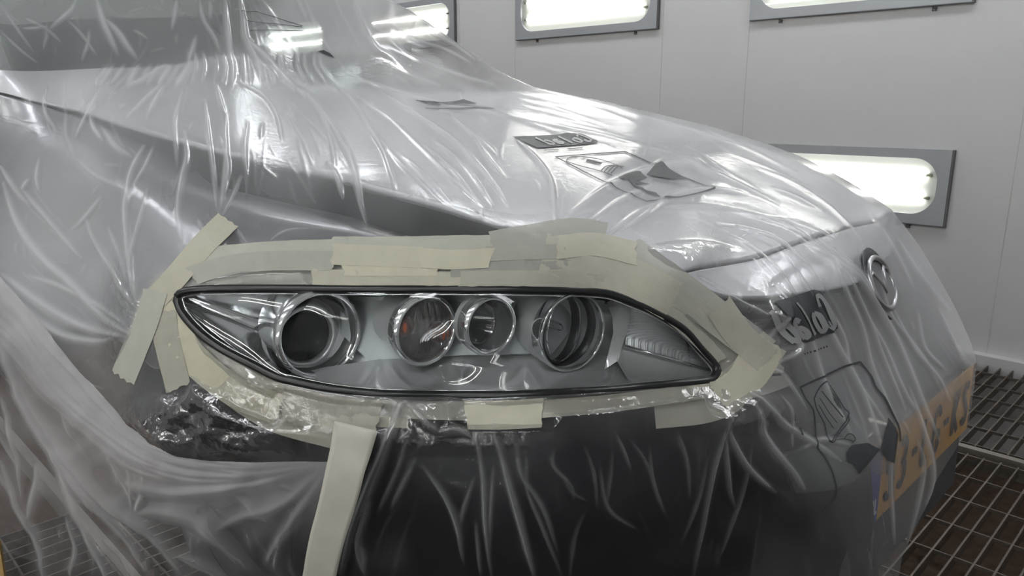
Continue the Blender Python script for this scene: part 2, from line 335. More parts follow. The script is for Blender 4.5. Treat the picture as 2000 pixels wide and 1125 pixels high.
st(3,5,(430,270),(445,320),(440,370),(432,415)); st(2.5,4,(470,345),(455,390),(433,425)); st(2.5,4,(290,372),(276,430),(263,490),(262,545)); st(3,5,(640,320),(660,350),(672,395))
st(5,8,(10,360),(40,440),(85,505),(140,553),(200,612),(272,660)); st(5,9,(0,532),(60,577),(130,622),(190,647),(255,658)); st(4,8,(0,552),(50,602),(120,652),(200,668),(250,652))
st(3,5,(170,425),(190,475),(240,550),(276,605)); st(3,5,(45,370),(90,420),(130,468),(160,505)); st(2.5,5,(0,320),(40,380),(60,400)); st(2,4,(60,350),(45,372)); st(2,4,(200,385),(165,430),(140,450))
st(3,6,(60,540),(120,560),(200,600),(262,640)); st(2.5,5,(215,445),(240,500),(262,560)); st(2.5,5,(0,225),(40,240),(80,262)); st(2,4,(0,235),(60,245),(90,250)); st(2,4,(150,310),(185,340),(240,370))
st(2,4,(80,310),(75,350),(80,375)); st(2.2,5,(200,250),(230,290),(260,310)); st(3,5,(388,430),(412,465),(425,480)); st(2.5,5,(520,480),(560,455),(610,450)); st(2,4,(460,440),(480,470),(500,490))
# hood flow
st(3,4,(650,160),(690,200),(715,240),(750,300),(772,372)); st(3,4,(700,190),(760,230),(830,300),(885,352),(945,405)); st(3.5,4,(760,190),(800,215),(880,270),(930,320),(970,370),(992,405))
st(3,4,(850,275),(910,330),(962,402)); st(2.5,4,(880,225),(930,270),(968,302)); st(2.5,4,(925,270),(960,320),(986,346)); st(3.5,5,(1010,275),(1050,315),(1075,355),(1082,400),(1086,452))
st(5,7,(690,0),(730,90),(760,112),(800,145),(855,168)); st(3,5,(760,40),(800,75),(860,95),(922,126)); st(3,5,(730,50),(800,110),(900,150),(960,165)); st(2.5,4,(830,60),(880,85),(930,120))
for y0, y1, x0, x1 in [(185,227,1010,1210),(196,246,1015,1190),(210,252,1025,1180),(165,200,1040,1210),(176,226,1050,1260),(188,240,1080,1240),(205,238,1060,1150),(190,215,1090,1190),(222,262,1000,1150),(232,275,1060,1240)]:
    st(1.8,4,(x0,y0),((x0+x1)/2,(y0+y1)/2-2),(x1,y1))
st(3,4,(865,200),(1050,240),(1180,266),(1310,302)); st(2.5,4,(680,145),(760,175),(880,205),(1000,222)); st(2,4,(950,215),(1100,262),(1200,290)); st(2,4,(1200,215),(1300,240),(1450,285))
st(2.5,4,(600,190),(630,230),(650,290),(655,340)); st(2.5,4,(780,300),(830,345),(880,395)); st(2,4,(740,270),(790,330),(850,385)); st(2.5,4,(820,280),(880,330),(925,385)); st(2,4,(560,220),(590,270),(610,320))
# hood front
st(4,5,(1215,450),(1260,420),(1300,390),(1350,375),(1400,373),(1470,381)); st(4.5,5,(1298,407),(1370,405),(1430,415),(1500,430),(1570,440),(1625,467)); st(4,5,(1415,415),(1490,430),(1550,450),(1585,475),(1620,500),(1660,545))
st(3,4,(1400,440),(1460,450),(1510,465),(1545,490),(1570,512),(1602,552)); st(2.5,4,(1425,460),(1460,480),(1500,510),(1530,545),(1557,595)); st(3,4,(1505,368),(1560,390),(1605,412)); st(2.5,4,(1470,325),(1530,350),(1600,390),(1650,432),(1680,470))
st(4.5,7,(1100,430),(1180,370),(1260,335),(1340,318),(1380,335),(1440,362),(1520,400)); st(3,6,(1270,330),(1290,320),(1320,318)); st(2.5,5,(1120,460),(1200,400),(1270,362)); st(2.5,5,(1180,465),(1240,420),(1300,390))
st(2,4,(1380,255),(1480,300),(1560,340)); st(2,4,(1420,300),(1500,330),(1580,370)); st(2,4,(1340,290),(1420,340),(1480,370))
# nose and right hand curtain
st(4,7,(1560,470),(1650,520),(1700,580),(1740,650),(1780,740),(1832,860)); st(3,6,(1600,470),(1680,540),(1720,620),(1760,700)); st(3,5,(1650,520),(1668,565),(1700,640),(1722,700),(1765,800)); st(3,6,(1620,480),(1650,570),(1680,640),(1700,720),(1750,830))
st(3,6,(1755,470),(1790,530),(1830,580),(1852,605)); st(3,5,(1740,600),(1780,680),(1830,740),(1852,782)); st(3,5,(1790,610),(1802,680),(1842,722)); st(4,7,(1540,500),(1590,600),(1640,690),(1690,790),(1720,880))
st(4,7,(1510,560),(1570,650),(1610,760),(1660,850)); st(3,6,(1580,560),(1640,650),(1660,730),(1730,830)); st(3,5,(1680,600),(1720,670),(1760,760),(1800,820)); st(2.5,5,(1700,420),(1740,480),(1780,560)); st(2.5,5,(1720,560),(1740,620),(1800,700),(1840,770))
st(3,6,(1773,757),(1798,830),(1819,925),(1800,1010)); st(2.5,5,(1742,850),(1735,950),(1745,1060)); st(2.5,5,(1790,860),(1800,920),(1770,1060)); st(2,4,(1830,600),(1870,680),(1885,700))
st(3,5,(1417,796),(1414,842),(1389,931),(1371,1027),(1353,1125)); st(4,7,(1417,840),(1456,910),(1513,962)); st(4,8,(1460,800),(1500,867),(1549,924),(1574,962)); st(3,5,(1414,853),(1423,953),(1435,992)); st(2.5,5,(1515,770),(1540,810),(1545,880))
st(4,7,(1440,740),(1500,810),(1580,860),(1640,900)); st(2.5,5,(1480,700),(1530,740),(1570,800)); st(3,6,(1560,880),(1600,860),(1660,870)); st(2,4,(1470,860),(1450,960),(1400,1100))
# bumper
st(4,6,(931,846),(945,938),(950,1027),(962,1130)); st(5,8,(970,849),(984,903),(1009,992),(1046,1130)); st(3,5,(966,903),(959,1009),(958,1080)); st(4,7,(827,910),(870,967),(895,1027),(908,1100)); st(3,6,(813,896),(792,938),(765,992)); st(3,6,(928,930),(905,1000),(900,1030))
st(3,5,(1030,896),(1030,956),(1059,1027),(1096,1120)); st(2.5,4,(1083,875),(1080,910),(1115,949),(1120,985)); st(2.5,4,(1201,850),(1215,878),(1233,922)); st(2.5,4,(1268,870),(1275,945),(1300,1010)); st(2.5,4,(1169,905),(1186,991),(1240,1032)); st(2,4,(1147,992),(1122,1045),(1112,1125))
st(7,8,(800,800),(788,793),(770,830),(752,880)); st(5,7,(795,795),(830,830),(860,850)); st(5,7,(860,848),(900,845),(925,858)); st(6,10,(782,789),(756,867),(720,956),(692,1027),(664,1130)); st(3,5,(800,850),(776,920),(740,1000)); st(3,6,(1010,870),(1020,930),(1060,990),(1090,1080)); st(2,4,(1100,930),(1115,960),(1150,980)); st(2,4,(1230,860),(1262,905),(1280,960)); st(2,4,(1320,840),(1340,900),(1345,980)); st(2,4,(1140,870),(1160,930),(1165,1000))
st(3,5,(930,1020),(935,1060),(940,1125)); st(4,8,(725,900),(720,980),(700,1060),(715,1125)); st(3,6,(700,1050),(712,1085),(708,1115)); st(2,4,(1195,880),(1190,940),(1180,1000)); st(2,4,(1380,900),(1360,980),(1330,1060))
st(4,5,(1530,590),(1528,625),(1500,660),(1490,690)); st(4,5,(1562,668),(1550,690),(1512,710)); st(3,5,(1330,530),(1400,590),(1480,650),(1510,690)); st(3,5,(1360,540),(1440,590),(1500,630))
N_HAND = len(STR)
# direction of the flow from the big folds -> many fine folds that follow it
segA = []; segB = []
for p, a, w in STR:
    q = resample(p, max(3, int(np.linalg.norm(np.diff(p, axis=0), axis=1).sum()/25)))
    segA.append((q[1:]+q[:-1])/2); segB.append(np.diff(q, axis=0))
segA = np.vstack(segA); segB = np.vstack(segB); ang = np.arctan2(segB[:, 1], segB[:, 0])
fx, fy = np.meshgrid(np.arange(-80, 1940, 30), np.arange(-80, 1200, 30))
dd = (fx[..., None]-segA[:, 0])**2+(fy[..., None]-segA[:, 1])**2; ww = 1/(dd+900)**1.6
FA = .5*np.arctan2((ww*np.sin(2*ang)).sum(-1), (ww*np.cos(2*ang)).sum(-1))
def flow(u, v):
    i = int(np.clip((v+80)/30+.5, 0, fx.shape[0]-1)); j = int(np.clip((u+80)/30+.5, 0, fx.shape[1]-1)); return FA[i, j]
def streamline(u, v, L, wob=.25):
    pts = [(u, v)]; th = flow(u, v); 
    if random.random() < .5: th += math.pi
    w = random.uniform(-wob, wob)
    for k in range(int(L/12)):
        t2 = flow(u, v)
        if math.cos(t2-th) < 0: t2 += math.pi
        th = t2; a = th+w+random.gauss(0, .08); u += 12*math.cos(a); v += 12*math.sin(a); pts.append((u, v))
    return pts
for k in range(430):
    u = random.uniform(-60, 1900); v = random.uniform(-60, 1180)
    if not inside(FILM, np.array(u), np.array(v)): continue
    quiet = (1100 < u < 1700 and 280 < v < 480)
    lo = v > 800
    if quiet and random.random() < .6: continue
    L = random.choice([30, 45, 60, 90, 150, 210]); p = streamline(u, v, L)
    STR.append((np.array(p), random.uniform(.15, .9)*(.7 if quiet else 1.0), random.uniform(2.2, 3.8)))
for k in range(160):   # short sharp creases crossing the flow
    u = random.uniform(-60, 1900); v = random.uniform(-60, 1180)
    if not inside(FILM, np.array(u), np.array(v)): continue
    a = flow(u, v)+random.choice([-1, 1])*random.uniform(.3, 1.3); L = random.uniform(12, 45)
    STR.append((np.array([(u, v), (u+L*.5*math.cos(a)+random.uniform(-4, 4), v+L*.5*math.sin(a)), (u+L*math.cos(a), v+L*math.sin(a))]), random.uniform(.3, .9), 2.4))
def stamp(hmap, strokes, u0=-69., v0=-69.):
    for p, a, w in strokes:
        q = smooth_line(p, max(4, int(np.linalg.norm(np.diff(p, axis=0), axis=1).sum()/10)))
        s = w*.62; R = 3.2*s+4
        for k in range(len(q)-1):
            pass
        lo = q.min(0)-R; hi = q.max(0)+R
        i0 = max(0, int((lo[1]-v0)/STEP)); i1 = min(gu.shape[0], int((hi[1]-v0)/STEP)+2); j0 = max(0, int((lo[0]-u0)/STEP)); j1 = min(gu.shape[1], int((hi[0]-u0)/STEP)+2)
        if i1 <= i0 or j1 <= j0: continue
        U = gu[i0:i1, j0:j1]; V = gv[i0:i1, j0:j1]
        best = np.full(U.shape, 1e9); par = np.zeros(U.shape)
        for k in range(len(q)-1):
            A = q[k]; d = q[k+1]-A; L2 = d@d+1e-9
            t = np.clip(((U-A[0])*d[0]+(V-A[1])*d[1])/L2, 0, 1); e = (U-A[0]-t*d[0])**2+(V-A[1]-t*d[1])**2
            m = e < best; best[m] = e[m]; par[m] = (k+t[m])/(len(q)-1)
        taper = np.sin(np.clip(par, 0.02, .98)*math.pi)**.55
        r = np.sqrt(best)/np.maximum(s*(.5+.5*taper), .1)
        h = a*taper*np.exp(-.5*r**1.7)
        hmap[i0:i1, j0:j1] = np.maximum(hmap[i0:i1, j0:j1], h)+.15*np.minimum(hmap[i0:i1, j0:j1], h)
def value_noise(u, v, s, seed):
    r = np.random.default_rng(seed); T = r.random((256, 256)); x = u/s+64; y = v/s+64
    i = np.floor(x).astype(int); j = np.floor(y).astype(int); fx_ = x-i; fy_ = y-j; fx_ = fx_*fx_*(3-2*fx_); fy_ = fy_*fy_*(3-2*fy_)
    g = lambda a, b: T[a % 256, b % 256]
    return (g(i, j)*(1-fx_)+g(i+1, j)*fx_)*(1-fy_)+(g(i, j+1)*(1-fx_)+g(i+1, j+1)*fx_)*fy_
def facets(u, v, s, seed, n=9):
    """crumpled-sheet relief: piecewise planar pieces with sharp creases"""
    r = np.random.default_rng(seed); out = np.zeros(u.shape)
    for k in range(n):
        a = r.uniform(0, math.pi); ph = r.uniform(0, 10)
        sc = s*r.uniform(.6, 1.8); x = (u*math.cos(a)+v*math.sin(a)+18*(value_noise(u, v, s*1.5, seed+k)-.5)*2)/sc+ph
        out += np.abs((x % 2)-1)*sc/s
    return out/n
hm = np.zeros(gu.shape); stamp(hm, STR)
def blob(cx, cy, rx, ry, p=2): return np.exp(-(((gu-cx)/rx)**2+((gv-cy)/ry)**2)**(p/2))
dH = seg_near(SEAL_S[::4], gu, gv)[0]
near = np.exp(-(dH/55)**2)
# crumple zones
czone = np.clip(blob(430,830,210,70,4)+blob(1340,505,105,26,4)*.9+blob(620,130,230,34,4)*.2+blob(1400,800,150,40,4)*.6+blob(900,850,170,36,4)*.5+blob(1520,640,60,80,3)*.6+blob(250,620,50,120,3)*.4+blob(1350,305,90,22)*.4+near*(.3+.6*np.clip((gv-700)/60, 0, 1)), 0, 1)
big = value_noise(gu, gv, 90, 3)*2+value_noise(gu, gv, 45, 4)-1.5
disp = hm*1.0 + big*1.0 + czone*(facets(gu, gv, 44, 11)*22+facets(gu, gv, 17, 31)*4)
disp *= np.clip(.25+dH/30, .25, 1)
# flatten the film where strips of tape press on it
tz = np.zeros(gu.shape)
for pts, w, lay, _, _l in TAPE:
    if lay == 0: continue
    tz = np.maximum(tz, np.clip(1.25-seg_near(smooth_line(pts, 10), gu, gv, False)[0]/(w*.5), 0, 1))
tz = np.maximum(tz, np.clip(1.25-seg_near(smooth_line(HANG, 10), gu, gv, False)[0]/38, 0, 1))
disp = disp*(1-.85*np.clip(tz*1.6, 0, 1))
haze = .085+.062*np.clip(hm, 0, 5)*(1-.35*blob(1100,1010,480,210,6))+.04*(value_noise(gu, gv, 60, 8)-.5)
haze += .13*blob(1590,640,120,90,4)+.17*blob(1820,620,110,150,3)+.15*blob(1650,780,120,170,3)+.05*blob(150,40,400,120,4)+.12*blob(180,500,230,170,3)+.03*blob(800,260,700,140,4)+.65*blob(660,20,130,90,4)-.04*blob(1830,860,80,90,4)-.06*blob(430,830,210,66,4)-.075*blob(1080,1010,520,230,6)  # windscreen patch made milkier, standing in for light shining through the film
haze = np.clip(haze, .015, 1.2)
crk = np.clip(.015+czone*1.0, 0, 1.2)*(1-.6*tz)

def sheet(name, poly, dispm, hazem, crkm, base_off, m, hole=None, curl=None, extra=None, **k):
    poly = np.asarray(poly, float)
    ins = inside(poly, gu, gv)
    if hole is not None: ins &= ~inside(hole, gu, gv)
    n, mm = gu.shape
    cell = ins[:-1, :-1] | ins[1:, :-1] | ins[:-1, 1:] | ins[1:, 1:]
    use = np.zeros(gu.shape, bool); use[:-1, :-1] |= cell; use[1:, :-1] |= cell; use[:-1, 1:] |= cell; use[1:, 1:] |= cell
    U = gu.copy(); V = gv.copy(); out = use & ~ins
    d, bu, bv = seg_near(poly, gu[out], gv[out])
    if hole is not None:
        d2, hu, hv = seg_near(hole, gu[out], gv[out]); s = d2 < d; bu = np.where(s, hu, bu); bv = np.where(s, hv, bv)
    U[out] = bu; V[out] = bv
    idx = -np.ones(gu.shape, int); idx[use] = np.arange(use.sum())
    uu, vv = U[use], V[use]; ex = 0 if extra is None else extra[use]
    P, Nn = surf(uu, vv, 0, ex); P = P+Nn*(base_off+dispm[use]/1000)[:, None]
    ii, jj = np.nonzero(cell); Fq = np.stack([idx[ii, jj], idx[ii+1, jj], idx[ii+1, jj+1], idx[ii, jj+1]], -1)
    P = list(P); hz = list(hazem[use]); ck = list(crkm[use]); Fq = Fq.tolist()
    if curl is not None:   # carry the film over the crest and down the far side
        cnt = {}
        for f in Fq:
            for a, b in ((0, 1), (1, 2), (2, 3), (3, 0)):
                e = (f[a], f[b]); cnt[e] = cnt.get(e, 0)+1
        edges = [e for e in cnt if (e[1], e[0]) not in cnt]
        cd = seg_near(curl, uu, vv, False)[0]
        ring = {}
        for e in edges:
            if cd[e[0]] < 4.5 and cd[e[1]] < 4.5:
                for q in e:
                    if q not in ring:
                        p = P[q]; r = p-np.array([0, 0, H]); r = r/np.linalg.norm(r); ids = [q]
                        for (a, dz) in ((.03, .012), (.09, .05), (.18, .14), (.26, .30), (.30, .50)):
                            ids.append(len(P)); pn = p+r*a; pn[2] -= dz; P.append(pn); hz.append(hz[q]); ck.append(ck[q])
                        ring[q] = ids
                A, B = ring[e[0]], ring[e[1]]
                for k2 in range(len(A)-1): Fq.append([A[k2+1], B[k2+1], B[k2], A[k2]])
    return mk(name, P, Fq, m, attrs=dict(haze=hz, crinkle=ck), **k)
film = sheet('protective_film', FILM, disp, haze, crk, .001, MT['film'], hole=HOLE, curl=SIL[:-4],
    label='clear crinkled plastic film draped over the car, open around the headlight', cat='plastic film')
# the loose hem sheet hanging in front of the wheel
LS = []
def ls(a, w, *p): LS.append((np.array(p, float), a, w))
for k in range(7):
    o = k*9; r_ = lambda: random.uniform(-9, 9); ls(random.uniform(2,7),random.uniform(6,15),(-40,520+o*2.4+r_()),(60,630+o*1.9+r_()),(150,735+o*1.7+r_()),(260,845+o*1.1+r_()),(380,896+o*.8+r_()),(500,905+o*.6+r_()*.5),(640,903+o*.1))
ls(9,16,(-20,640),(60,790),(150,930),(250,1040),(330,1150)); ls(9,18,(30,720),(120,860),(200,960),(300,1040),(380,1140)); ls(8,14,(60,770),(110,850),(150,960),(190,1060),(240,1180))
ls(7,14,(240,940),(330,960),(420,955),(520,940),(620,905)); ls(7,16,(260,1000),(340,1000),(420,1030),(500,1120)); ls(6,12,(630,915),(560,980),(470,1010),(400,1050)); ls(6,12,(635,925),(600,980),(560,1040),(520,1100))
ls(6,12,(0,890),(40,980),(80,1060),(100,1150)); ls(5,10,(0,760),(30,830),(45,940),(60,990)); ls(6,12,(70,900),(80,960),(60,1040)); ls(5,10,(140,1010),(160,1060),(150,1130)); ls(5,9,(290,960),(290,975),(275,1000))
ls(5,10,(460,960),(520,1000),(600,960)); ls(5,12,(330,1080),(400,1100),(470,1150)); ls(5,10,(180,1040),(250,1090),(300,1170)); ls(4,8,(0,830),(20,870),(50,940)); ls(5,9,(600,1010),(560,1050),(540,1110))
for k in range(60):
    u = random.uniform(-40, 620); v = random.uniform(640, 1180); a = random.uniform(.3, 1.6); L = random.uniform(40, 160); ls(random.uniform(1, 3), random.uniform(4, 8), (u, v), (u+L*.5*math.cos(a)+random.uniform(-9, 9), v+L*.5*math.sin(a)), (u+L*math.cos(a), v+L*math.sin(a)))
hl = np.zeros(gu.shape); stamp(hl, LS)
hem = seg_near(LOOSE[:13], gu, gv, False)[0]
dl = hl*1.1+(value_noise(gu, gv, 70, 21)-.5)*9+(value_noise(gu, gv, 30, 22)-.5)*4+facets(gu, gv, 55, 41)*6
pin = np.clip(np.hypot(gu-645, gv-905)/160, 0, 1); dl = dl*pin
hz2 = .05+.028*np.clip(hl, 0, 9)+.34*np.exp(-(hem/85)**2)+.1*(value_noise(gu, gv, 50, 23)-.5)+.14*blob(420,970,170,110)
ext = -.03*np.clip(np.hypot(gu-645, gv-905)/250, .12, 1)
loose = sheet('hanging_film', LOOSE, dl, np.clip(hz2, .05, 1.3), np.full(gu.shape, .05), 0, MT['film2'], extra=ext,
    label='loose translucent plastic sheet hanging in folds at lower left over the wheel area', cat='plastic film')
# ------------------------------------------------------------------ prints on the film
def hmap4(quad):
    """unit square -> four points (homography)"""
    src = [(0,0),(1,0),(1,1),(0,1)]; A = []; b = []
    for (x, y), (X, Y) in zip(src, quad):
        A += [[x,y,1,0,0,0,-X*x,-X*y],[0,0,0,x,y,1,-Y*x,-Y*y]]; b += [X, Y]
    h = np.linalg.solve(np.array(A, float), np.array(b, float))
    def f(p):
        p = np.asarray(p, float); w = h[6]*p[..., 0]+h[7]*p[..., 1]+1
        return np.stack([(h[0]*p[..., 0]+h[1]*p[..., 1]+h[2])/w, (h[3]*p[..., 0]+h[4]*p[..., 1]+h[5])/w], -1)
    return f
def disp_at(u, v):
    j = np.clip((u+69)/STEP, 0, gu.shape[1]-2); i = np.clip((v+69)/STEP, 0, gu.shape[0]-2); a = i.astype(int); b = j.astype(int); fi = i-a; fj = j-b
    return ((disp[a, b]*(1-fi)+disp[a+1, b]*fi)*(1-fj)+(disp[a, b+1]*(1-fi)+disp[a+1, b+1]*fi)*fj)/1000
def on_film(uv, off):
    uv = np.asarray(uv, float); P, Nn = surf(uv[..., 0], uv[..., 1], 0); return P+Nn*(off*2+.001+disp_at(uv[..., 0], uv[..., 1]))[..., None]
def ribbon_uv(mb, pts, w, off, step=3.0):
    p = np.asarray(pts, float); n = max(2, int(np.linalg.norm(np.diff(p, axis=0), axis=1).sum()/step)); q = resample(p, n)
    t = np.gradient(q, axis=0); t /= np.linalg.norm(t, axis=1, keepdims=True)+1e-9; nn = np.stack([-t[:, 1], t[:, 0]], -1)
    mb.grid(on_film(np.stack([q-nn*w/2, q+nn*w/2]), off))
def fill_uv(mb, f, poly, off, n=26):
    """fills a polygon given in unit coordinates by a fine grid of cells"""
    poly = np.asarray(poly, float); lo = poly.min(0); hi = poly.max(0); x, y = np.meshgrid(np.linspace(lo[0], hi[0], n), np.linspace(lo[1], hi[1], n))
    ins = inside(poly, x, y); cell = ins[:-1, :-1] | ins[1:, :-1] | ins[:-1, 1:] | ins[1:, 1:]
    use = np.zeros(x.shape, bool); use[:-1, :-1] |= cell; use[1:, :-1] |= cell; use[:-1, 1:] |= cell; use[1:, 1:] |= cell
    o = use & ~ins; _, bx, by = seg_near(poly, x[o], y[o]); x = x.copy(); y = y.copy(); x[o] = bx; y[o] = by
    idx = -np.ones(x.shape, int); idx[use] = np.arange(use.sum()); i, j = np.nonzero(cell)
    mb.add(on_film(f(np.stack([x[use], y[use]], -1)), off), np.stack([idx[i, j], idx[i, j+1], idx[i+1, j+1], idx[i+1, j]], -1))
LET = {  # strokes of letters in a 1 x 1 box, baseline y=1 (down)
 'C': [[(.9,.28),(.75,.05),(.3,.05),(.1,.25),(.1,.75),(.3,.95),(.75,.95),(.9,.72)]],
 'o': [[(.5,.38),(.2,.45),(.12,.68),(.2,.9),(.5,.97),(.8,.9),(.88,.68),(.8,.45),(.5,.38)]],
 'l': [[(.5,.02),(.5,.97)]],
 'a': [[(.2,.45),(.5,.37),(.8,.45),(.82,.97)],[(.82,.62),(.4,.62),(.15,.78),(.3,.95),(.6,.93),(.82,.8)]],
 'd': [[(.85,.02),(.85,.97)],[(.85,.55),(.5,.38),(.18,.5),(.12,.75),(.3,.95),(.6,.95),(.85,.8)]],
 'G': [[(.9,.25),(.7,.05),(.3,.05),(.1,.25),(.1,.75),(.3,.95),(.75,.95),(.9,.75),(.9,.55),(.6,.55)]],
 'L': [[(.15,.03),(.15,.95),(.85,.95)]], 'K': [[(.15,.03),(.15,.97)],[(.85,.03),(.2,.55),(.85,.97)]],
 'N': [[(.15,.97),(.15,.03),(.85,.97),(.85,.03)]], 'S': [[(.85,.2),(.6,.05),(.25,.1),(.15,.3),(.5,.5),(.85,.7),(.7,.93),(.3,.95),(.12,.8)]],
 'X': [[(.1,.03),(.9,.97)],[(.9,.03),(.1,.97)]], '5': [[(.85,.05),(.2,.05),(.2,.45),(.6,.42),(.85,.65),(.7,.93),(.3,.95),(.12,.82)]], '3': [[(.15,.12),(.5,.04),(.85,.2),(.75,.45),(.45,.5),(.8,.58),(.85,.8),(.5,.97),(.12,.85)]],
 '-': [[(.2,.52),(.8,.52)]], 'J': [[(.7,.03),(.7,.75),(.5,.95),(.2,.9),(.12,.7)]]}
def word(f, s, x0, x1, y0, y1, th, off, gaps=None):
    """letters laid in unit coords, mirrored when x1 < x0"""
    mb = MB(); n = len(s); adv = (x1-x0)/n
    for k, c in enumerate(s):
        for stq in LET[c]:
            p = np.array(stq); q = f(np.stack([x0+adv*(k+.08+.84*p[:, 0]), y0+(y1-y0)*p[:, 1]], -1)); ribbon_uv(mb, smooth_line(q, 24) if c in 'Coad' else q, th, off)
    return mb
def box_poly(r=.12):
    return [(r,0),(1-r,0),(1-.03,r*.4),(1,r*1.6),(1,1-r*1.6),(.97,1-r*.4),(1-r,1),(0,1),(0,0)]
f1 = hmap4([(1000,270),(1135,262),(1172,282),(1050,291)])
mb = MB(); fill_uv(mb, f1, box_poly(), .0010, 40); lg = mb.build('printed_logo', MT['ink'], film, label='dark printed logo box with pale mirrored letters on the hood film')
word(f1, 'Colad', .95, .22, .18, .86, 3.0, .0016).build('letters', MT['inklight'], lg)
f2 = hmap4([(1502,597),(1600,562),(1634,645),(1562,672)])
mb = MB(); fill_uv(mb, f2, box_poly(.16), .0010, 40); lg = mb.build('printed_logo', MT['ink'], film, label='dark printed logo box with pale mirrored letters above the grille')
word(f2, 'Colad', .97, -.28, .10, .90, 9, .0018).build('letters', MT['inkmid'], lg)
mb = MB()
ribbon_uv(mb, [(1062,296),(1090,294)], 1.6, .001); ribbon_uv(mb, [(1108,293),(1138,291)], 1.6, .001)
fq = [(1084,309),(1219,299),(1290,332),(1396,374),(1330,388),(1262,396),(1200,368),(1140,338),(1084,309)]
ribbon_uv(mb, fq, 2.2, .001)
ribbon_uv(mb, smooth_line([(1105,318),(1115,309),(1160,312),(1205,325),(1215,332)], 20), 1.6, .001); ribbon_uv(mb, smooth_line([(1105,318),(1130,326),(1175,338),(1195,345)], 20), 1.6, .001)
for k in range(4): ribbon_uv(mb, smooth_line([(1172+k*7,338+k),(1182+k*8,328),(1200+k*6,325+k)], 12), 1.8, .001)
fI = hmap4([(0,0),(1,0),(1,1),(0,1)])
ident = lambda p: np.asarray(p, float)
fill_uv(mb, ident, [(1146,313),(1176,321),(1174,324),(1144,317)], .001, 8)
fill_uv(mb, ident, [(1206,352),(1222,343),(1250,341),(1264,349),(1242,355),(1270,362),(1236,360),(1262,374),(1280,378),(1290,388),(1268,382),(1240,366),(1228,354),(1212,356)], .001, 40)
fill_uv(mb, ident, [(1262,344),(1278,330),(1290,324),(1343,354),(1310,352)], .001, 26)
mb.build('printed_picture', MT['ink'], film, label='outlined printed pictogram on the hood film')
mb = MB()
ribbon_uv(mb, [(1558,757),(1600,738),(1645,717),(1676,708)], 4.0, .001); ribbon_uv(mb, smooth_line([(1676,708),(1696,735),(1706,758),(1722,780),(1738,810),(1752,838),(1754,862)], 20), 3.6, .001)
ribbon_uv(mb, [(1558,757),(1568,780),(1582,800),(1586,815),(1590,850),(1592,874)], 3.2, .001); ribbon_uv(mb, smooth_line([(1592,874),(1612,898),(1626,930),(1630,965),(1604,1000)], 20), 3.2, .001)
hp = [(1585,780),(1592,765),(1605,747),(1614,753),(1632,778),(1645,800),(1653,813),(1620,862),(1613,855),(1607,830),(1590,800),(1585,780)]
ribbon_uv(mb, smooth_line(hp, 60), 2.6, .001); ribbon_uv(mb, [(1653,813),(1655,822),(1622,866),(1613,860)], 2.4, .001)
for q in ([(1600,765),(1622,795),(1640,818)],[(1596,778),(1615,808),(1632,828)],[(1594,792),(1608,815),(1625,838)],[(1612,762),(1634,795)]): ribbon_uv(mb, q, 1.8, .001)
fill_uv(mb, ident, [(1620,768),(1632,780),(1640,800),(1632,798),(1620,784)], .001, 12)
ribbon_uv(mb, smooth_line([(1625,860),(1645,858),(1662,862)], 12), 2, .001); ribbon_uv(mb, smooth_line([(1645,858),(1655,848),(1668,858),(1660,866)], 12), 2, .001)
fill_uv(mb, ident, [(1660,870),(1690,866),(1714,878),(1700,895),(1675,925),(1665,905),(1652,902),(1650,885)], .001, 40)
fill_uv(mb, ident, [(1731,816),(1745,835),(1750,850),(1742,905),(1728,898),(1715,880)], .001, 40)
fill_uv(mb, ident, [(1541,808),(1546,808),(1547,822),(1542,822)], .001, 6); fill_uv(mb, ident, [(1556,835),(1561,835),(1562,850),(1557,848)], .001, 6)
for k in range(9): ribbon_uv(mb, [(1561+k*6,693-k*1.9),(1564+k*6,692-k*1.9)], 3.5, .001, 1.5)
mb.build('printed_picture', MT['ink'], film, label='outlined printed pictogram on the film right of the headlight')
mb = MB()
for q in ([(470,25),(500,24),(590,52)],[(480,42),(590,54)],[(487,60),(620,62)],[(475,28),(480,42)],[(812,198),(880,206),(966,214)],[(830,214),(966,214)]): ribbon_uv(mb, q, 1.3, .0012)
fill_uv(mb, ident, [(620,104),(632,100),(645,108),(655,118),(640,112)], .001, 14); fill_uv(mb, ident, [(868,204),(905,196),(930,204),(900,203)], .001, 16); fill_uv(mb, ident, [(815,198),(850,201),(862,208),(845,206),(830,203)], .001, 16)
mb.build('printed_picture', MT['ink'], film, label='distorted printed pictogram by the windscreen base')

# ------------------------------------------------------------------ masking tape
LAYER = {0: -.0026, 1: .0022, 2: .0027, 3: .0032, 4: .0037}
def tape_strip(pts, w, lay, m, label, name='masking_tape_strip', group='masking tape strips around the headlight', extra=0, off=None):
    L = np.linalg.norm(np.diff(np.array(pts, float), axis=0), axis=1).sum(); n = max(8, int(L/7)); k = max(4, int(w/6))
    q = smooth_line(pts, n); t = np.gradient(q, axis=0); t /= np.linalg.norm(t, axis=1, keepdims=True); nn = np.stack([-t[:, 1], t[:, 0]], -1)
    s = np.linspace(-.5, .5, k); UV = q[None]+nn[None]*(s[:, None, None]*w)
    jag = np.array([random.uniform(-3.2, 3.2) for _ in s]); skew = random.uniform(-7, 7)
    UV[:, 0] += t[0]*(jag+skew*s*2)[:, None]; UV[:, -1] += t[-1]*(np.roll(jag, 2)-skew*s*2)[:, None]
    o = LAYER[lay] if off is None else off
    P, Nn = surf(UV[..., 0], UV[..., 1], 0, extra)
    wr = (value_noise(UV[..., 0], UV[..., 1], 14, lay+5)-.5)*.0008
    P = P+Nn*(o+wr)[..., None]
    mb = MB(); mb.solid(P, Nn, .00015)
    return mb.build(name, MT[m], smooth=False, label=label, cat='masking tape', group=group)
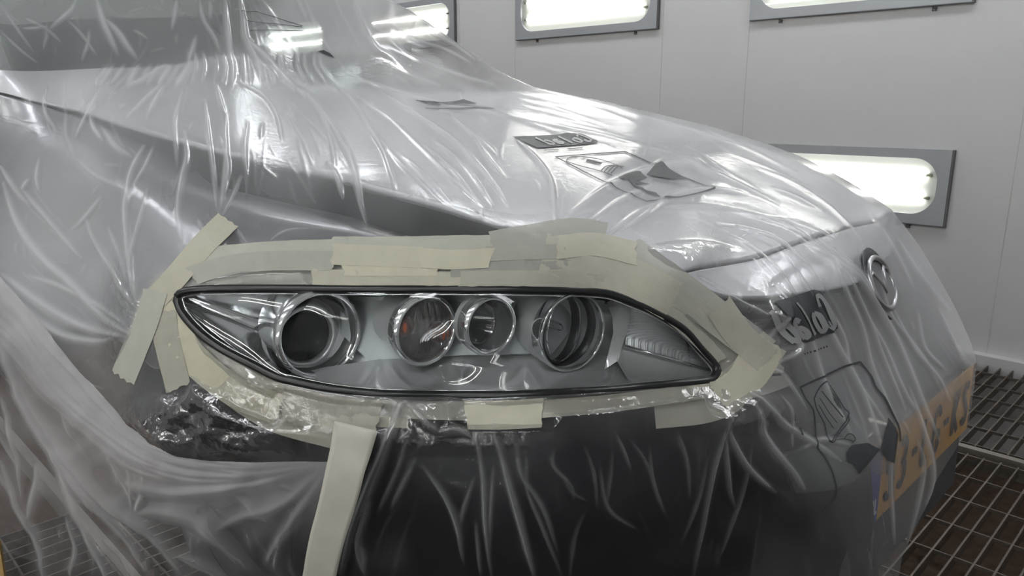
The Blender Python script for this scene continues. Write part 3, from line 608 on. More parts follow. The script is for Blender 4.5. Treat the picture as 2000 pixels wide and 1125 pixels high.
for ti, (pts, w, lay, m, lab) in enumerate(TAPE): tape_strip(pts, w, lay, m, lab, off=LAYER[lay]+ti*.00004)
BASE = [(-2, 34, 60, 'tape2', 'above the pointed end'), (30, 66, 66, 'tape2', 'above the indicator lamp'), (60, 98, 68, 'tape2', 'above the small projector'), (92, 124, 72, 'tape2', 'along the curved upper right edge'), (118, 146, 80, 'tape', 'bending around the right tip'), (140, 176, 36, 'tape2', 'below the high beam'), (170, 206, 40, 'tape2', 'below the indicator lamp'), (200, 234, 62, 'tape', 'below the large projector'), (228, 262, 62, 'tape', 'around the lower left curve')]
for ti, (a0, a1, w, m, lab) in enumerate(BASE):
    ii = np.arange(a0, a1) % len(SEAL_S); NB = inset(SEAL_S, -1*_sg)-SEAL_S
    NB = sum(np.roll(NB, q, 0) for q in range(-6, 7)); NB /= np.linalg.norm(NB, axis=1, keepdims=True)
    ws = np.linspace(3, w, 12)[:, None, None]; UV = SEAL_S[ii][None]+NB[ii][None]*ws
    UV[:, 0] += (UV[:, 0]-UV[:, 1])*np.array([random.uniform(0, .5) for _ in range(12)])[:, None]
    P, Nn = surf(UV[..., 0], UV[..., 1]); P = P+Nn*(-.0028-ti*.0001+(value_noise(UV[..., 0], UV[..., 1], 14, ti)-.5)*.0003)[..., None]
    mb = MB(); mb.solid(P, Nn, .00008); mb.build('masking_tape_strip', MT[m], smooth=False, label='bottom-layer masking tape under the film, touching the headlight seal '+lab, cat='masking tape', group='masking tape strips around the headlight')
# the long strip hanging down from the tape border
q = smooth_line(HANG, 50); wd = np.interp(q[:, 1], [832, 870, 1000, 1190], [84, 78, 70, 62]); t = np.gradient(q, axis=0); t /= np.linalg.norm(t, axis=1, keepdims=True); nn = np.stack([-t[:, 1], t[:, 0]], -1)
s = np.linspace(-.5, .5, 9); UV = q[None]+nn[None]*(s[:, None, None]*wd[None, :, None]); P, Nn = surf(UV[..., 0], UV[..., 1], 0, -.035)
P = P+Nn*(.004+(value_noise(UV[..., 0], UV[..., 1], 40, 77)-.5)*.004)[..., None]
mb = MB(); mb.solid(P, Nn, .0002); mb.build('masking_tape_strip', MT['tape3'], label='long masking tape strip hanging straight down to the floor below the headlight', cat='masking tape', group='masking tape strips around the headlight')
# ------------------------------------------------------------------ the car
car = empty('car', (-1.6, 1.25, 0), 'silver car front with nose pointing right, wrapped in clear masking film in a spray booth', 'car')
def panel(name, top, bot, off, m, n=90, k=30, th=.012, extra=0, parent=None, label=None):
    UV = ruled(top, bot, n, k); P, Nn = surf(UV[..., 0], UV[..., 1], off, extra); mb = MB(); mb.solid(P, Nn, th); return mb.build(name, m, parent or car, label=label)
GAP = [(-70,168),(0,180),(130,205),(260,240),(400,275),(550,310),(700,345),(800,371),(900,398),(1000,428),(1100,458),(1200,488),(1270,508),(1320,524)]
hood_top = [(-70,128),(60,134),(200,127),(320,124),(385,110),(450,102),(520,118),(600,142),(680,162),(760,174),(900,176),(1040,176),(1170,200),(1300,231),(1400,256),(1500,287),(1600,330),(1680,376),(1736,414)]
LIP = [(1320,524),(1400,505),(1480,488),(1540,466),(1600,447),(1660,430),(1736,414)]
hood_bot = GAP+LIP[1:]
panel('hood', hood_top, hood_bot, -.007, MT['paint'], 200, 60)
lip_top = [(p[0]+2, p[1]+9) for p in LIP]+[(1752,424)]
panel('hood_nose', lip_top, [(1365,545),(1420,568),(1500,572),(1580,568),(1640,560),(1690,545),(1738,500),(1766,446)], -.008, MT['paint'], 80, 24)
fen_top = [(p[0], p[1]+5) for p in GAP]
FEN_BOT = [(-70,740),(20,690),(90,650),(170,640),(240,680),(300,720),(330,600),(346,572),(450,560),(700,560),(900,560),(1100,562),(1200,568),(1330,600)]
UV = ruled(fen_top, FEN_BOT, 220, 90); dg = seg_near(GAP, UV[..., 0], UV[..., 1], False)[0]; cut = np.clip((UV[..., 0]-60)/350., 0, 1)
P, Nn = surf(UV[..., 0], UV[..., 1], 0); P = P-Nn*(.009+.046*cut*np.exp(-(dg/70)**2))[..., None]  # top scooped in so it mirrors the dark floor below the hood edge
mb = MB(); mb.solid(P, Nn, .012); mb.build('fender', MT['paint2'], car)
# dark recess under hood edge
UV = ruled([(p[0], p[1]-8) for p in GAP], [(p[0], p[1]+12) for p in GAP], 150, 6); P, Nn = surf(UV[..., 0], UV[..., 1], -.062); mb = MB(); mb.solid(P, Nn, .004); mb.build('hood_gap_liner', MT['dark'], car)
# bumper
panel('bumper', [(300,640),(345,606),(389,660),(435,690),(491,722),(574,756),(720,778),(870,782),(1000,782),(1162,773),(1277,763),(1378,752),(1404,735),(1408,700),(1350,630),(1360,560),(1500,574),(1640,562),(1700,560)],
      [(560,1200),(600,1200),(650,1200),(700,1200),(760,1200),(820,1200),(880,1200),(950,1200),(1020,1200),(1090,1200),(1160,1200),(1250,1200),(1340,1200),(1430,1200),(1500,1200),(1560,1200),(1620,1200),(1680,1200),(1740,1200)], -.016, MT['black'], 160, 60)
UV = ruled([(300,640),(330,660),(400,730),(480,790),(560,840)], [(240,720),(240,800),(300,880),(400,1000),(560,1200)], 40, 20); P, Nn = surf(UV[..., 0], UV[..., 1], -.012); mb = MB(); mb.solid(P, Nn, .004); mb.build('wheel_arch_liner', MT['black'], car)
# lower lip ledge of bumper, nose side skin and grille
panel('bumper_corner', [(1540,890),(1590,868),(1640,840),(1680,820),(1704,850)], [(1560,968),(1600,966),(1650,955),(1682,935),(1704,900)], -.005, pbr('grey_bumper', (.06, .063, .066), .4, .2), 60, 24)
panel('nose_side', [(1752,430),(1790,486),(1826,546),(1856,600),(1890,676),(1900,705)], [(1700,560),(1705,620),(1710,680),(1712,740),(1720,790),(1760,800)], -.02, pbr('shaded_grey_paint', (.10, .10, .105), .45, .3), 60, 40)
mb = MB()
for k in range(6):
    y = 590+k*26; q = smooth_line([(1470+k*8,y+12),(1580,y+5),(1700,y-4)], 30); P, _ = surf(q[:, 0], q[:, 1], -.006); mb.tube(P, .0045, 8)
mb.build('grille', MT['black'], car)
def lathe(name, prof, c, ax, m, parent=None, n=48, up=(0, 0, 1), **k):
    ax = np.array(ax, float); ax /= np.linalg.norm(ax); x = np.cross(up, ax); x /= np.linalg.norm(x); y = np.cross(ax, x); c = np.array(c, float)
    V = []; 
    for r, z in prof:
        for i in range(n): a = 2*math.pi*i/n; V.append(c+ax*z+r*(math.cos(a)*x+math.sin(a)*y))
    Fc = [(i*n+j, i*n+(j+1) % n, (i+1)*n+(j+1) % n, (i+1)*n+j) for i in range(len(prof)-1) for j in range(n)]
    if prof[0][0] < 1e-4: pass
    return mk(name, V, Fc, m, parent, **k)
# badge: ring with a winged centre
bc = surf(np.array(1724.), np.array(552.), -.001); bn = bc[1]; b0 = bc[0]
bx = np.cross([0, 0, 1.], bn); bx /= np.linalg.norm(bx); by = np.cross(bn, bx)
def on_badge(a, b, o=0): return b0+bx*a+by*b+bn*o
mb = MB(); mb.tube([on_badge(.052*math.cos(q), .042*math.sin(q)) for q in np.linspace(0, 2*math.pi, 41)[:-1]], .0046, 8, True)
bg = mb.build('badge', MT['alloy'], car, label='silver oval badge')
lathe('badge_recess', [(.0001, -.0035), (.05, -.0035), (.060, -.0025), (.0605, -.006)], b0, bn, MT['darkring'], car)
mb = MB()
for sg in (-1, 1): mb.tube([on_badge(sg*.046, .016), on_badge(sg*.03, .022), on_badge(sg*.014, .006), on_badge(0, -.016)], [.002, .004, .005, .004], 8)
mb.build('emblem', MT['alloy'], bg)
# inner structure (dark), pushed back behind the lamp
gx, gy = np.meshgrid(np.arange(-70, 1880, 15), np.arange(150, 1200, 15))
P, Nn = surf(gx, gy, 0); inl = inside(inset(SEAL_S, -3*_sg), gx, gy)
depth = np.where(inl, .0, .05); Pn = P-Nn*depth[..., None]; Pn = np.where(inl[..., None], pix(gx, gy, dist(gx, gy)+.18), Pn)
sil2 = FILM[:1]+[(p[0]-14, p[1]+16) for p in SIL]+[(1780,740),(1640,860),(1620,1200),(560,1200),(400,1000),(260,860),(200,640),(-70,760)]
ok = inside(sil2, gx, gy) & (gy > 150)
i, j = np.nonzero(ok[:-1, :-1] & ok[1:, :-1] & ok[:-1, 1:] & ok[1:, 1:]); mm = gx.shape[1]
mk('body_shell', Pn.reshape(-1, 3), np.stack([i*mm+j, (i+1)*mm+j, (i+1)*mm+j+1, i*mm+j+1], -1), MT['dark'], car)
# windscreen and cabin behind
q = [(-70,-70),(560,-70),(640,60),(640,150),(300,140),(-70,140)]
UV = ruled([(-70,-70),(200,-70),(500,-70),(680,-70)], [(-70,150),(250,152),(480,160),(720,178)], 40, 20); P, Nn = surf(UV[..., 0], UV[..., 1], -.02); mb = MB(); mb.solid(P, Nn, .005); mb.build('windscreen', MT['windscreen'], car)
UV = ruled([(-70,-70),(150,-70),(430,-70)], [(-70,150),(200,152),(450,160)], 20, 10); P, Nn = surf(UV[..., 0], UV[..., 1], -.16); mb = MB(); mb.solid(P, Nn, .01); mb.build('dashboard', pbr('cabin_grey', (.11, .12, .118), .8), car)
# wheel
WC = (-1.28, .62, .32)
lathe('wheel', [(.20,.09),(.225,.10),(.27,.10),(.305,.085),(.318,.06),(.32,0),(.318,-.06),(.305,-.085),(.2,-.09)], WC, (0,-1,0), MT['tyre'], car)
rim = lathe('wheel_rim', [(.0001,.05),(.05,.05),(.06,.04),(.18,.045),(.20,.088),(.205,.088),(.205,-.05)], WC, (0,-1,0), MT['dark'], car)
# number plate
PLQ = [(1704,882),(1905,713),(1890,838),(1688,1044)]
fp = hmap4(PLQ)
pc = [pix(np.array(float(u)), np.array(float(v)), np.array(t)) for (u, v), t in zip(PLQ, (1.068, 1.385, 1.395, 1.098))]
pc = np.array(pc); pcen = pc.mean(0); ex_ = (pc[1]+pc[2]-pc[0]-pc[3])/2; ey_ = (pc[3]+pc[2]-pc[0]-pc[1])/2; pn = np.cross(ey_, ex_); pn /= np.linalg.norm(pn)
if pn @ (np.array([0, 0, H])-pcen) < 0: pn = -pn
def onpl(x, y, o=0):
    x = np.asarray(x, float); y = np.asarray(y, float)
    return (pc[0]*((1-x)*(1-y))[..., None]+pc[1]*(x*(1-y))[..., None]+pc[2]*(x*y)[..., None]+pc[3]*((1-x)*y)[..., None])+pn*o
def plquad(x0, x1, y0, y1, o, th, m, name, parent, **k):
    X, Y = np.meshgrid(np.linspace(x0, x1, 6), np.linspace(y0, y1, 4)); P = onpl(X, Y, o); mb = MB(); mb.solid(P, np.broadcast_to(pn, P.shape), th); return mb.build(name, m, parent, smooth=False, **k)
plate = plquad(0, 1, 0, 1, -.002, .002, MT['plate'], 'number_plate', car, label='yellow number plate with dark characters')
plquad(0.0, .10, 0, 1, -.0012, .0008, MT['plateblue'], 'blue_band', plate)
def pltext(s, x0, x1, y0, y1, w, name, m):
    mb = MB(); adv = (x1-x0)/len(s); wid = np.linalg.norm(ex_); hei = np.linalg.norm(ey_)
    for k, c in enumerate(s):
        for stq in LET[c]:
            p = np.array(stq, float); q = resample(np.stack([x0+adv*(k+.15+.7*p[:, 0]), y0+(y1-y0)*p[:, 1]], -1), 24)
            ph = q*[wid, hei]; t = np.gradient(ph, axis=0); t /= np.linalg.norm(t, axis=1, keepdims=True)+1e-9; nn = np.stack([-t[:, 1], t[:, 0]], -1)*w/2/np.array([wid, hei])
            G = np.stack([q-nn, q+nn]); P = onpl(G[..., 0], G[..., 1], .0006); mb.solid(P, np.broadcast_to(pn, P.shape), .0006)
    return mb.build(name, m, plate, smooth=False)
pltext('53-LG-KS', .12, .98, .16, .84, .011, 'characters', MT['platetext'])
pltext('NL', .02, .09, .66, .86, .004, 'country_letters', MT['white'])
plquad(-.06, 1.0, 1.02, 1.9, -.012, .02, pbr('grey_plastic', (.055, .055, .058), .5), 'lower_bumper', car)
# ------------------------------------------------------------------ headlight (housing with its sub-parts)
DC = [(350,590,.012),(400,600,.03),(400,640,.012),(450,600,.045),(450,660,.03),(500,640,.07),(520,600,.07),(560,740,.015),(500,705,.015),(560,600,.085),(600,650,.12),(700,600,.10),(700,680,.09),(640,745,.02),(700,760,.012),
 (700,720,.045),(800,600,.10),(800,700,.085),(800,740,.035),(850,767,.012),(900,600,.10),(900,700,.085),(950,735,.04),(1000,765,.012),(1000,600,.10),(1010,700,.08),(1100,600,.12),(1100,650,.12),(1100,740,.03),(1100,762,.012),
 (1200,620,.06),(1200,680,.04),(1215,675,.036),(1305,699,.028),(1395,724,.012),(1230,600,.05),(1300,640,.04),(1350,665,.028),(1380,695,.016),(1250,740,.018),(1200,700,.045),(1300,740,.014),(1380,735,.01),(1180,740,.03),
 (600,567,.02),(700,568,.02),(850,568,.02),(1000,569,.02),(1150,576,.02),(700,585,.09),(850,585,.09),(1000,585,.09)]
dc = np.array(DC); _x2 = dc[:, :2]/300
K2 = np.exp(-((_x2[:, None]-_x2[None])**2).sum(-1)*14)
def depth_in(u, v):
    q = np.stack([np.ravel(u), np.ravel(v)], -1)/300.; d = ((q[:, None]-_x2[None])**2).sum(-1); w = 1/(d+1e-4)**2
    return ((w*dc[:, 2]).sum(-1)/w.sum(-1)).reshape(np.shape(u))
def pol(polyg, nr, scale_end=0.0, centre=None):
    """concentric rings from an outline to its middle"""
    c = np.array(centre if centre is not None else np.mean(polyg, 0)); w = np.linspace(0, 1-scale_end, nr)[:, None, None]
    return np.asarray(polyg)[None]*(1-w)+c*w
def grid_region(poly, step, fn, name, m, parent, **k):
    poly = np.asarray(poly, float); lo = poly.min(0)-step; hi = poly.max(0)+step; x, y = np.meshgrid(np.arange(lo[0], hi[0], step), np.arange(lo[1], hi[1], step))
    ins = inside(poly, x, y); cell = ins[:-1, :-1] | ins[1:, :-1] | ins[:-1, 1:] | ins[1:, 1:]
    use = np.zeros(x.shape, bool); use[:-1, :-1] |= cell; use[1:, :-1] |= cell; use[:-1, 1:] |= cell; use[1:, 1:] |= cell
    o = use & ~ins; _, bx, by = seg_near(poly, x[o], y[o]); x = x.copy(); y = y.copy(); x[o] = bx; y[o] = by
    idx = -np.ones(x.shape, int); idx[use] = np.arange(use.sum()); i, j = np.nonzero(cell)
    return mk(name, fn(x[use], y[use]), np.stack([idx[i, j], idx[i+1, j], idx[i+1, j+1], idx[i, j+1]], -1), m, parent, **k)
LI = inset(SEAL_S, 3*_sg)
def edge_fall(u, v, r=14):
    d = seg_near(LI[::3], u, v)[0]; return np.clip(d/r, 0, 1)**.6
def shell_t(u, v):
    d = seg_near(LI[::3], u, v)[0]; return dist(u, v)+.006+.088*(1-np.exp(-(d/13.)**1.2))
housing = grid_region(LI, 4, lambda u, v: pix(u, v, shell_t(u, v)), 'headlight', MT['satin'], car, label='long almond-shaped clear headlight with chrome interior')
def sub(o): return o
# dark/grey back panel between the lamps (top)
grid_region([(690,571),(1130,571),(1150,600),(1080,690),(900,694),(720,705),(664,650),(664,575)], 5, lambda u, v: pix(u, v, dist(u, v)+.078+.00*u), 'back_panel', MT['backing'], housing)
# chrome side bowl at the pointed end
grid_region([(352,590),(372,576),(450,573),(540,573),(540,600),(530,650),(540,700),(552,733),(500,707),(440,675),(390,638),(360,608)], 3,
    lambda u, v: pix(u, v, dist(u, v)+.009+.075*np.clip((u-340)/200, 0, 1)**.9*np.clip(1-((v-(576+.39*(u-345)))/(12+.40*(u-345)))**2, 0, 1)**.8), 'side_reflector', MT['chrome'], housing)
# lower apron with scalloped steps under each lamp
def apron(u, v):
    top = 700-12*np.cos((u-900)/300); w = np.clip((v-690)/76, 0, 1)
    sc = sum(.010*np.exp(-((np.hypot(u-cx, v-690)-R)/9)**2) for cx, R in ((640,95),(838,78),(955,70),(1120,92)))
    return pix(u, v, dist(u, v)+.078*(1-w)**1.1+.010-sc*np.clip((v-700)/20, 0, 1)*np.clip((766-v)/25, 0, 1))
grid_region([(560,735),(640,716),(740,702),(900,694),(1080,694),(1150,690),(1215,700),(1250,757),(1162,763),(1000,768),(870,768),(790,767),(720,764),(643,756)], 3, apron, 'lower_apron', MT['soft'], housing)
# fluted side reflector, and smooth wedge below it
def flute(u, v):
    sp = lambda x, k: k*np.log1p(np.exp(np.clip(x/k, -30, 30)))
    dr = ((u-1238)-1.30*(v-606))/1.64; dl_ = ((v-666)-.265*(u-1220))
    s = v+.13*(u-1222)-.85*sp(dr+9, 3)-1.0*sp(dl_+13, 3)
    return pix(u, v, dist(u, v)+.010+.030*np.clip((1400-u)/180, 0, 1)+.016*np.clip((690-v)/90, 0, 1)*np.clip((1400-u)/120, 0, 1)+.0019*np.sin(s/5.2*2*math.pi))
grid_region([(1226,598),(1236,594),(1277,613),(1335,648),(1365,682),(1392,714),(1395,722),(1305,699),(1216,673),(1222,640)], .85, flute, 'fluted_reflector', MT['satin'], housing)
grid_region([(1216,675),(1305,701),(1396,725),(1392,733),(1376,739),(1277,749),(1236,752),(1222,735),(1205,705),(1206,682)], 3,
    lambda u, v: pix(u, v, dist(u, v)+.012+.034*np.clip((1400-u)/180, 0, 1)-.012*np.clip((v-(675+.265*(u-1215)))/60, 0, 1)), 'smooth_reflector', MT['soft'], housing)
grid_region([(1186,590),(1205,582),(1234,594),(1227,640),(1216,674),(1208,704),(1180,722),(1188,690),(1198,650),(1196,620)], 3, lambda u, v: pix(u, v, dist(u, v)+.036+.014*np.clip((1215-u)/30, -1, 1)), 'reflector_wing', MT['satin'], housing)
P0 = pix(np.array([1214., 1305, 1396]), np.array([674., 699, 724]), dist(np.array([1214., 1305, 1396]), np.array([674., 699, 724]))+np.array([.040, .022, .008]))
mb = MB(); mb.tube(P0, [.0022, .0020, .0010], 8); mb.build('reflector_ridge', MT['chrome'], housing)
# lamps
def axis(deg, el=0.0): a = math.radians(deg); return (math.cos(a)*math.cos(el), math.sin(a)*math.cos(el), math.sin(el))
def lamp_c(u, v, extra): return pix(np.array(float(u)), np.array(float(v)), np.array(float(dist(u, v)+extra)))
def ringprof(r, w, d):  # rounded rim profile r outer radius w width
    return [(r-w, -d), (r-w*.95, -.001), (r-w*.7, .0012), (r-w*.3, .0012), (r, -.0008), (r+.0006, -.005)]
# 1 low beam projector
A1 = axis(-6); c1 = lamp_c(624, 653, .028)
lathe('projector_bezel', ringprof(.0560, .0065, .030)+[(.0555, -.02), (.053, -.05), (.050, -.075)], c1+np.array(A1)*.004, A1, MT['chrome'], housing, 72)
c1b = lamp_c(598, 656, .060)
lathe('projector_ring', [(.0355, -.012), (.0345, .001), (.036, .004), (.0395, .0048), (.043, .003), (.044, -.002), (.0475, -.006), (.050, -.008), (.0512, -.02)], c1b, A1, MT['soft'], housing, 72)
lathe('projector_bowl', [(.0345, -.02), (.040, -.016), (.048, -.010), (.0515, -.004), (.0545, .022)], c1b, A1, MT['darkring'], housing, 72)
lathe('projector_lens', [(.0001, .010), (.008, .0096), (.016, .0082), (.024, .0058), (.030, .003), (.0345, -.001), (.036, -.006)], c1b-np.array(A1)*.004, A1, MT['smoke'], housing, 64)
# 2 indicator
A2 = axis(-6); c2 = lamp_c(834, 646, .022)
lathe('indicator_bezel', ringprof(.0445, .0062, .012)+[(.0425, -.02)], c2, A2, MT['chrome'], housing, 72)
lathe('indicator_barrel', [(.0440, -.008), (.0415, -.02), (.036, -.03), (.0335, -.05), (.0325, -.075)], c2, A2, MT['soft'], housing, 64)
lathe('indicator_bowl', [(.0385, -.008), (.037, -.016), (.030, -.026), (.018, -.034), (.006, -.038), (.0001, -.038)], c2, A2, MT['soft'], housing, 48)
# fluted indicator glass: a domed disc with vertical ribs
def dome(c, ax, R, n, rib):
    ax = np.array(ax); x = np.cross([0, 0, 1.], ax); x /= np.linalg.norm(x); y = np.cross(ax, x); rs = np.linspace(0, R, n); V = []; Fc = []; m_ = 96
    for r in rs:
        for k in range(m_):
            a = 2*math.pi*k/m_; px_ = r*math.cos(a); py_ = r*math.sin(a)
            z = .006*(1-(r/R)**2)+rib*math.sin(px_/R*27+2.6*(py_/R)**2)*(1-(r/R)**6)+rib*.35*math.sin(py_/R*9)*math.exp(-(r/R/.35)**2)
            V.append(np.array(c)+x*px_+y*py_+ax*(z-.004))
    for i in range(n-1):
        for k in range(m_): Fc.append((i*m_+k, (i+1)*m_+k, (i+1)*m_+(k+1) % m_, i*m_+(k+1) % m_))
    return V, Fc
V, Fc = dome(c2, A2, .0388, 26, .0011)
m_, nt, o_ = mat('ribbed_glass'); L = nt.links.new
tp = N_(nt, 'ShaderNodeBsdfRefraction'); tp.inputs['IOR'].default_value = 1.25; tp.inputs['Roughness'].default_value = .03; tp.inputs['Color'].default_value = (.95, .95, .93, 1)
tp2 = N_(nt, 'ShaderNodeBsdfTransparent'); tp2.inputs['Color'].default_value = (.95, .95, .93, 1)
mxa = N_(nt, 'ShaderNodeMixShader'); mxa.inputs[0].default_value = .8; L(tp.outputs[0], mxa.inputs[1]); L(tp2.outputs[0], mxa.inputs[2])
gl = N_(nt, 'ShaderNodeBsdfGlossy'); gl.inputs['Roughness'].default_value = .08; gl.inputs['Color'].default_value = (.8, .8, .8, 1)
lw = N_(nt, 'ShaderNodeFresnel'); lw.inputs['IOR'].default_value = 2.0; mx = N_(nt, 'ShaderNodeMixShader'); L(lw.outputs[0], mx.inputs[0]); dfz = N_(nt, 'ShaderNodeBsdfDiffuse'); dfz.inputs['Color'].default_value = (.55, .56, .54, 1); mxb = N_(nt, 'ShaderNodeMixShader'); mxb.inputs[0].default_value = .14; L(mxa.outputs[0], mxb.inputs[1]); L(dfz.outputs[0], mxb.inputs[2]); L(mxb.outputs[0], mx.inputs[1]); L(gl.outputs[0], mx.inputs[2]); L(mx.outputs[0], o_.inputs[0])
mk('indicator_glass', V, Fc, m_, housing)
for k, (dx, dz) in enumerate(((-.025, .008), (.026, -.010))):
    xx = np.cross([0, 0, 1.], np.array(A2)); xx /= np.linalg.norm(xx); cc = np.array(c2)+xx*dx+np.array([0, 0, dz])-np.array(A2)*.010
    lathe('indicator_bulb', [(.0001, .009), (.007, .008), (.012, .003), (.0135, -.004), (.012, -.012)], cc, A2, MT['amber'], housing, 24)
# 3 small projector
A3 = axis(-9); c3 = lamp_c(960, 637, .020)
lathe('small_projector_bezel', ringprof(.0370, .0052, .010)+[(.036, -.02)], c3, A3, MT['chrome'], housing, 64)
lathe('small_projector_barrel', [(.0366, -.006), (.0355, -.018), (.0335, -.032)], c3, A3, MT['soft'], housing, 64)
lathe('small_projector_bowl', [(.0322, -.004), (.0315, -.012), (.0290, -.020), (.0265, -.027), (.020, -.031), (.0001,-.033)], c3, A3, MT['chrome'], housing, 64)
lathe('small_projector_lens', [(.0001, .004), (.008, .0037), (.016, .0025), (.022, .0005), (.0255, -.002), (.0262, -.006), (.0255, -.012)], lamp_c(944, 633, .034), axis(8), MT['smoke'], housing, 48)
# 4 high beam reflector
A4 = axis(-12); c4 = lamp_c(1120, 650, .020)
lathe('high_beam_bezel', ringprof(.0500, .0042, .006)+[(.049, -.02)], c4, A4, MT['chrome'], housing, 72)
lathe('high_beam_barrel', [(.0495, -.006), (.0488, -.02), (.047, -.04), (.044, -.060), (.040, -.08)], c4, A4, MT['soft'], housing, 64)
lathe('high_beam_ring', [(.0478, -.001), (.0478, -.007), (.046, -.012), (.0435, -.013), (.0425, -.019), (.044, -.024)], np.array(c4)-np.array(A4)*.004, A4, MT['darkring'], housing, 72)
lathe('high_beam_bowl', [(.0475, .0), (.046, -.015), (.0425, -.03), (.0375, -.043), (.030, -.056), (.020, -.066), (.009, -.071), (.0001, -.072)], np.array(c4)-np.array(A4)*.006, A4, MT['satin'], housing, 64)
lathe('high_beam_shield', [(.0425, .007), (.0435, .006), (.0435, -.004), (.0425, -.006), (.0415, -.005), (.0415, .006), (.0425, .007)], lamp_c(1090, 640, .040), axis(10), MT['darkring'], housing, 64)
lathe('high_beam_shield', [(.0405, .010), (.0412, .0085), (.0405, .007), (.040, .008), (.0405, .010)], lamp_c(1090, 640, .040), axis(10), MT['chrome'], housing, 64)
lathe('high_beam_bulb', [(.0001, .028), (.003, .027), (.0055, .022), (.006, .0), (.008, -.004), (.009, -.012)], np.array(c4)-np.array(A4)*.052, A4, MT['glass'], housing, 24)
# seal and outer lens
SI = inset(SEAL_S, 2*_sg); P, Nn = surf(SI[:, 0], SI[:, 1], -.0005); mb = MB(); mb.tube(P, .0056, 10, True); mb.build('rubber_seal', MT['rubber'], housing)
LM = inset(SEAL_S, 11.5*_sg); P, Nn = surf(LM[:, 0], LM[:, 1], -.0012); mb = MB(); mb.tube(P, .0010, 8, True); mb.build('lens_rim', MT['chrome'], housing)
grid_region(inset(SEAL_S, 2*_sg), 5, lambda u, v: surf(u, v, .001+.004*np.clip(seg_near(SEAL_S[::4], u, v)[0]/60, 0, 1)**.7)[0], 'outer_lens', MT['lens'], housing)
# ------------------------------------------------------------------ the booth
def struct(name, mb, m, **k): o = mb.build(name, m, smooth=False, **k); o['kind'] = 'structure'; return o
XW0, XW1, YN, YF, ZC = -7.0, 2.2, -1.6, 3.4, 2.75
for nm, lo, hi, m in (('wall_far', (XW0, YF, -.5), (XW1, YF+.1, ZC), MT['wall']), ('wall_near', (XW0, YN-.1, -.5), (XW1, YN, ZC), MT['wall']), ('wall_left', (XW0-.1, YN, -.5), (XW0, YF, ZC), MT['wall']), ('wall_right', (XW1, YN, -.5), (XW1+.1, YF, ZC), MT['wall']), ('ceiling', (XW0, YN, ZC), (XW1, YF, ZC+.1), MT['ceiling'])):
    mb = MB(); mb.box(lo, hi); struct(nm, mb, m)
mb = MB(); mb.box((XW0, YN, -.5), (XW1, YF, -.40)); struct('floor', mb, MT['pit'])
mb = MB(); mb.box((XW0, YF-.045, -.03), (XW1, YF, .035)); struct('baseboard_far', mb, MT['wall'])
seam = pbr('seam_dark', (.50, .49, .47), .6)
for n_, x in enumerate((-.69, -1.825, -2.3, -3.35, -3.85, -4.9)):
    mb = MB(); mb.box((x-.0012, YF-.0015, .035), (x+.0012, YF, ZC)); struct('trim_%d' % (n_+1), mb, seam)
# floor: gratings (0.98 m panels) on beams
def grate():
    mb = MB(); W = 1.0; D = .93
    for k in range(24): x = -W/2+.01+k*.0426; mb.box((x-.0022, -D/2, -.03), (x+.0022, D/2, 0))
    for k in range(7): y = -D/2+.012+k*.151; mb.box((-W/2, y-.002, -.010), (W/2, y+.002, -.0005))
    return mb
g0 = None; NAMES = {}
ys = [-.93-.09, .015-.03, .965, 1.955, 2.955]
rows = ['nearest the camera', 'beside the wheel', 'under the car nose', 'in front of the number plate', 'against the far wall']
cols = {-3.5: 'at the far left', -2.5: 'left of centre', -1.5: 'under the front wheel line', -.5: 'at the nose of the car', .5: 'ahead of the nose', 1.5: 'furthest ahead'}
for iy, y in enumerate(ys):
    for x in (-1.5, -.5, .5):
        if iy == 4 and False: continue
        if g0 is None: g0 = grate().build('floor_grate', MT['steel'], smooth=False); o = g0
        else: o = g0.copy(); COL.objects.link(o)
        o.location = (x-.02, y, 0); o['category'] = 'floor grate'; o['group'] = 'steel floor grates'
        o['label'] = 'brown steel floor grate, '+rows[iy]+', '+cols[x]
for n_, y in enumerate((-.54, .455, 1.45, 2.47)):
    mb = MB(); mb.box((XW0, y-.013, -.06), (XW1, y+.013, .001)); struct('trim_%d' % (n_+10), mb, MT['steel_l'])
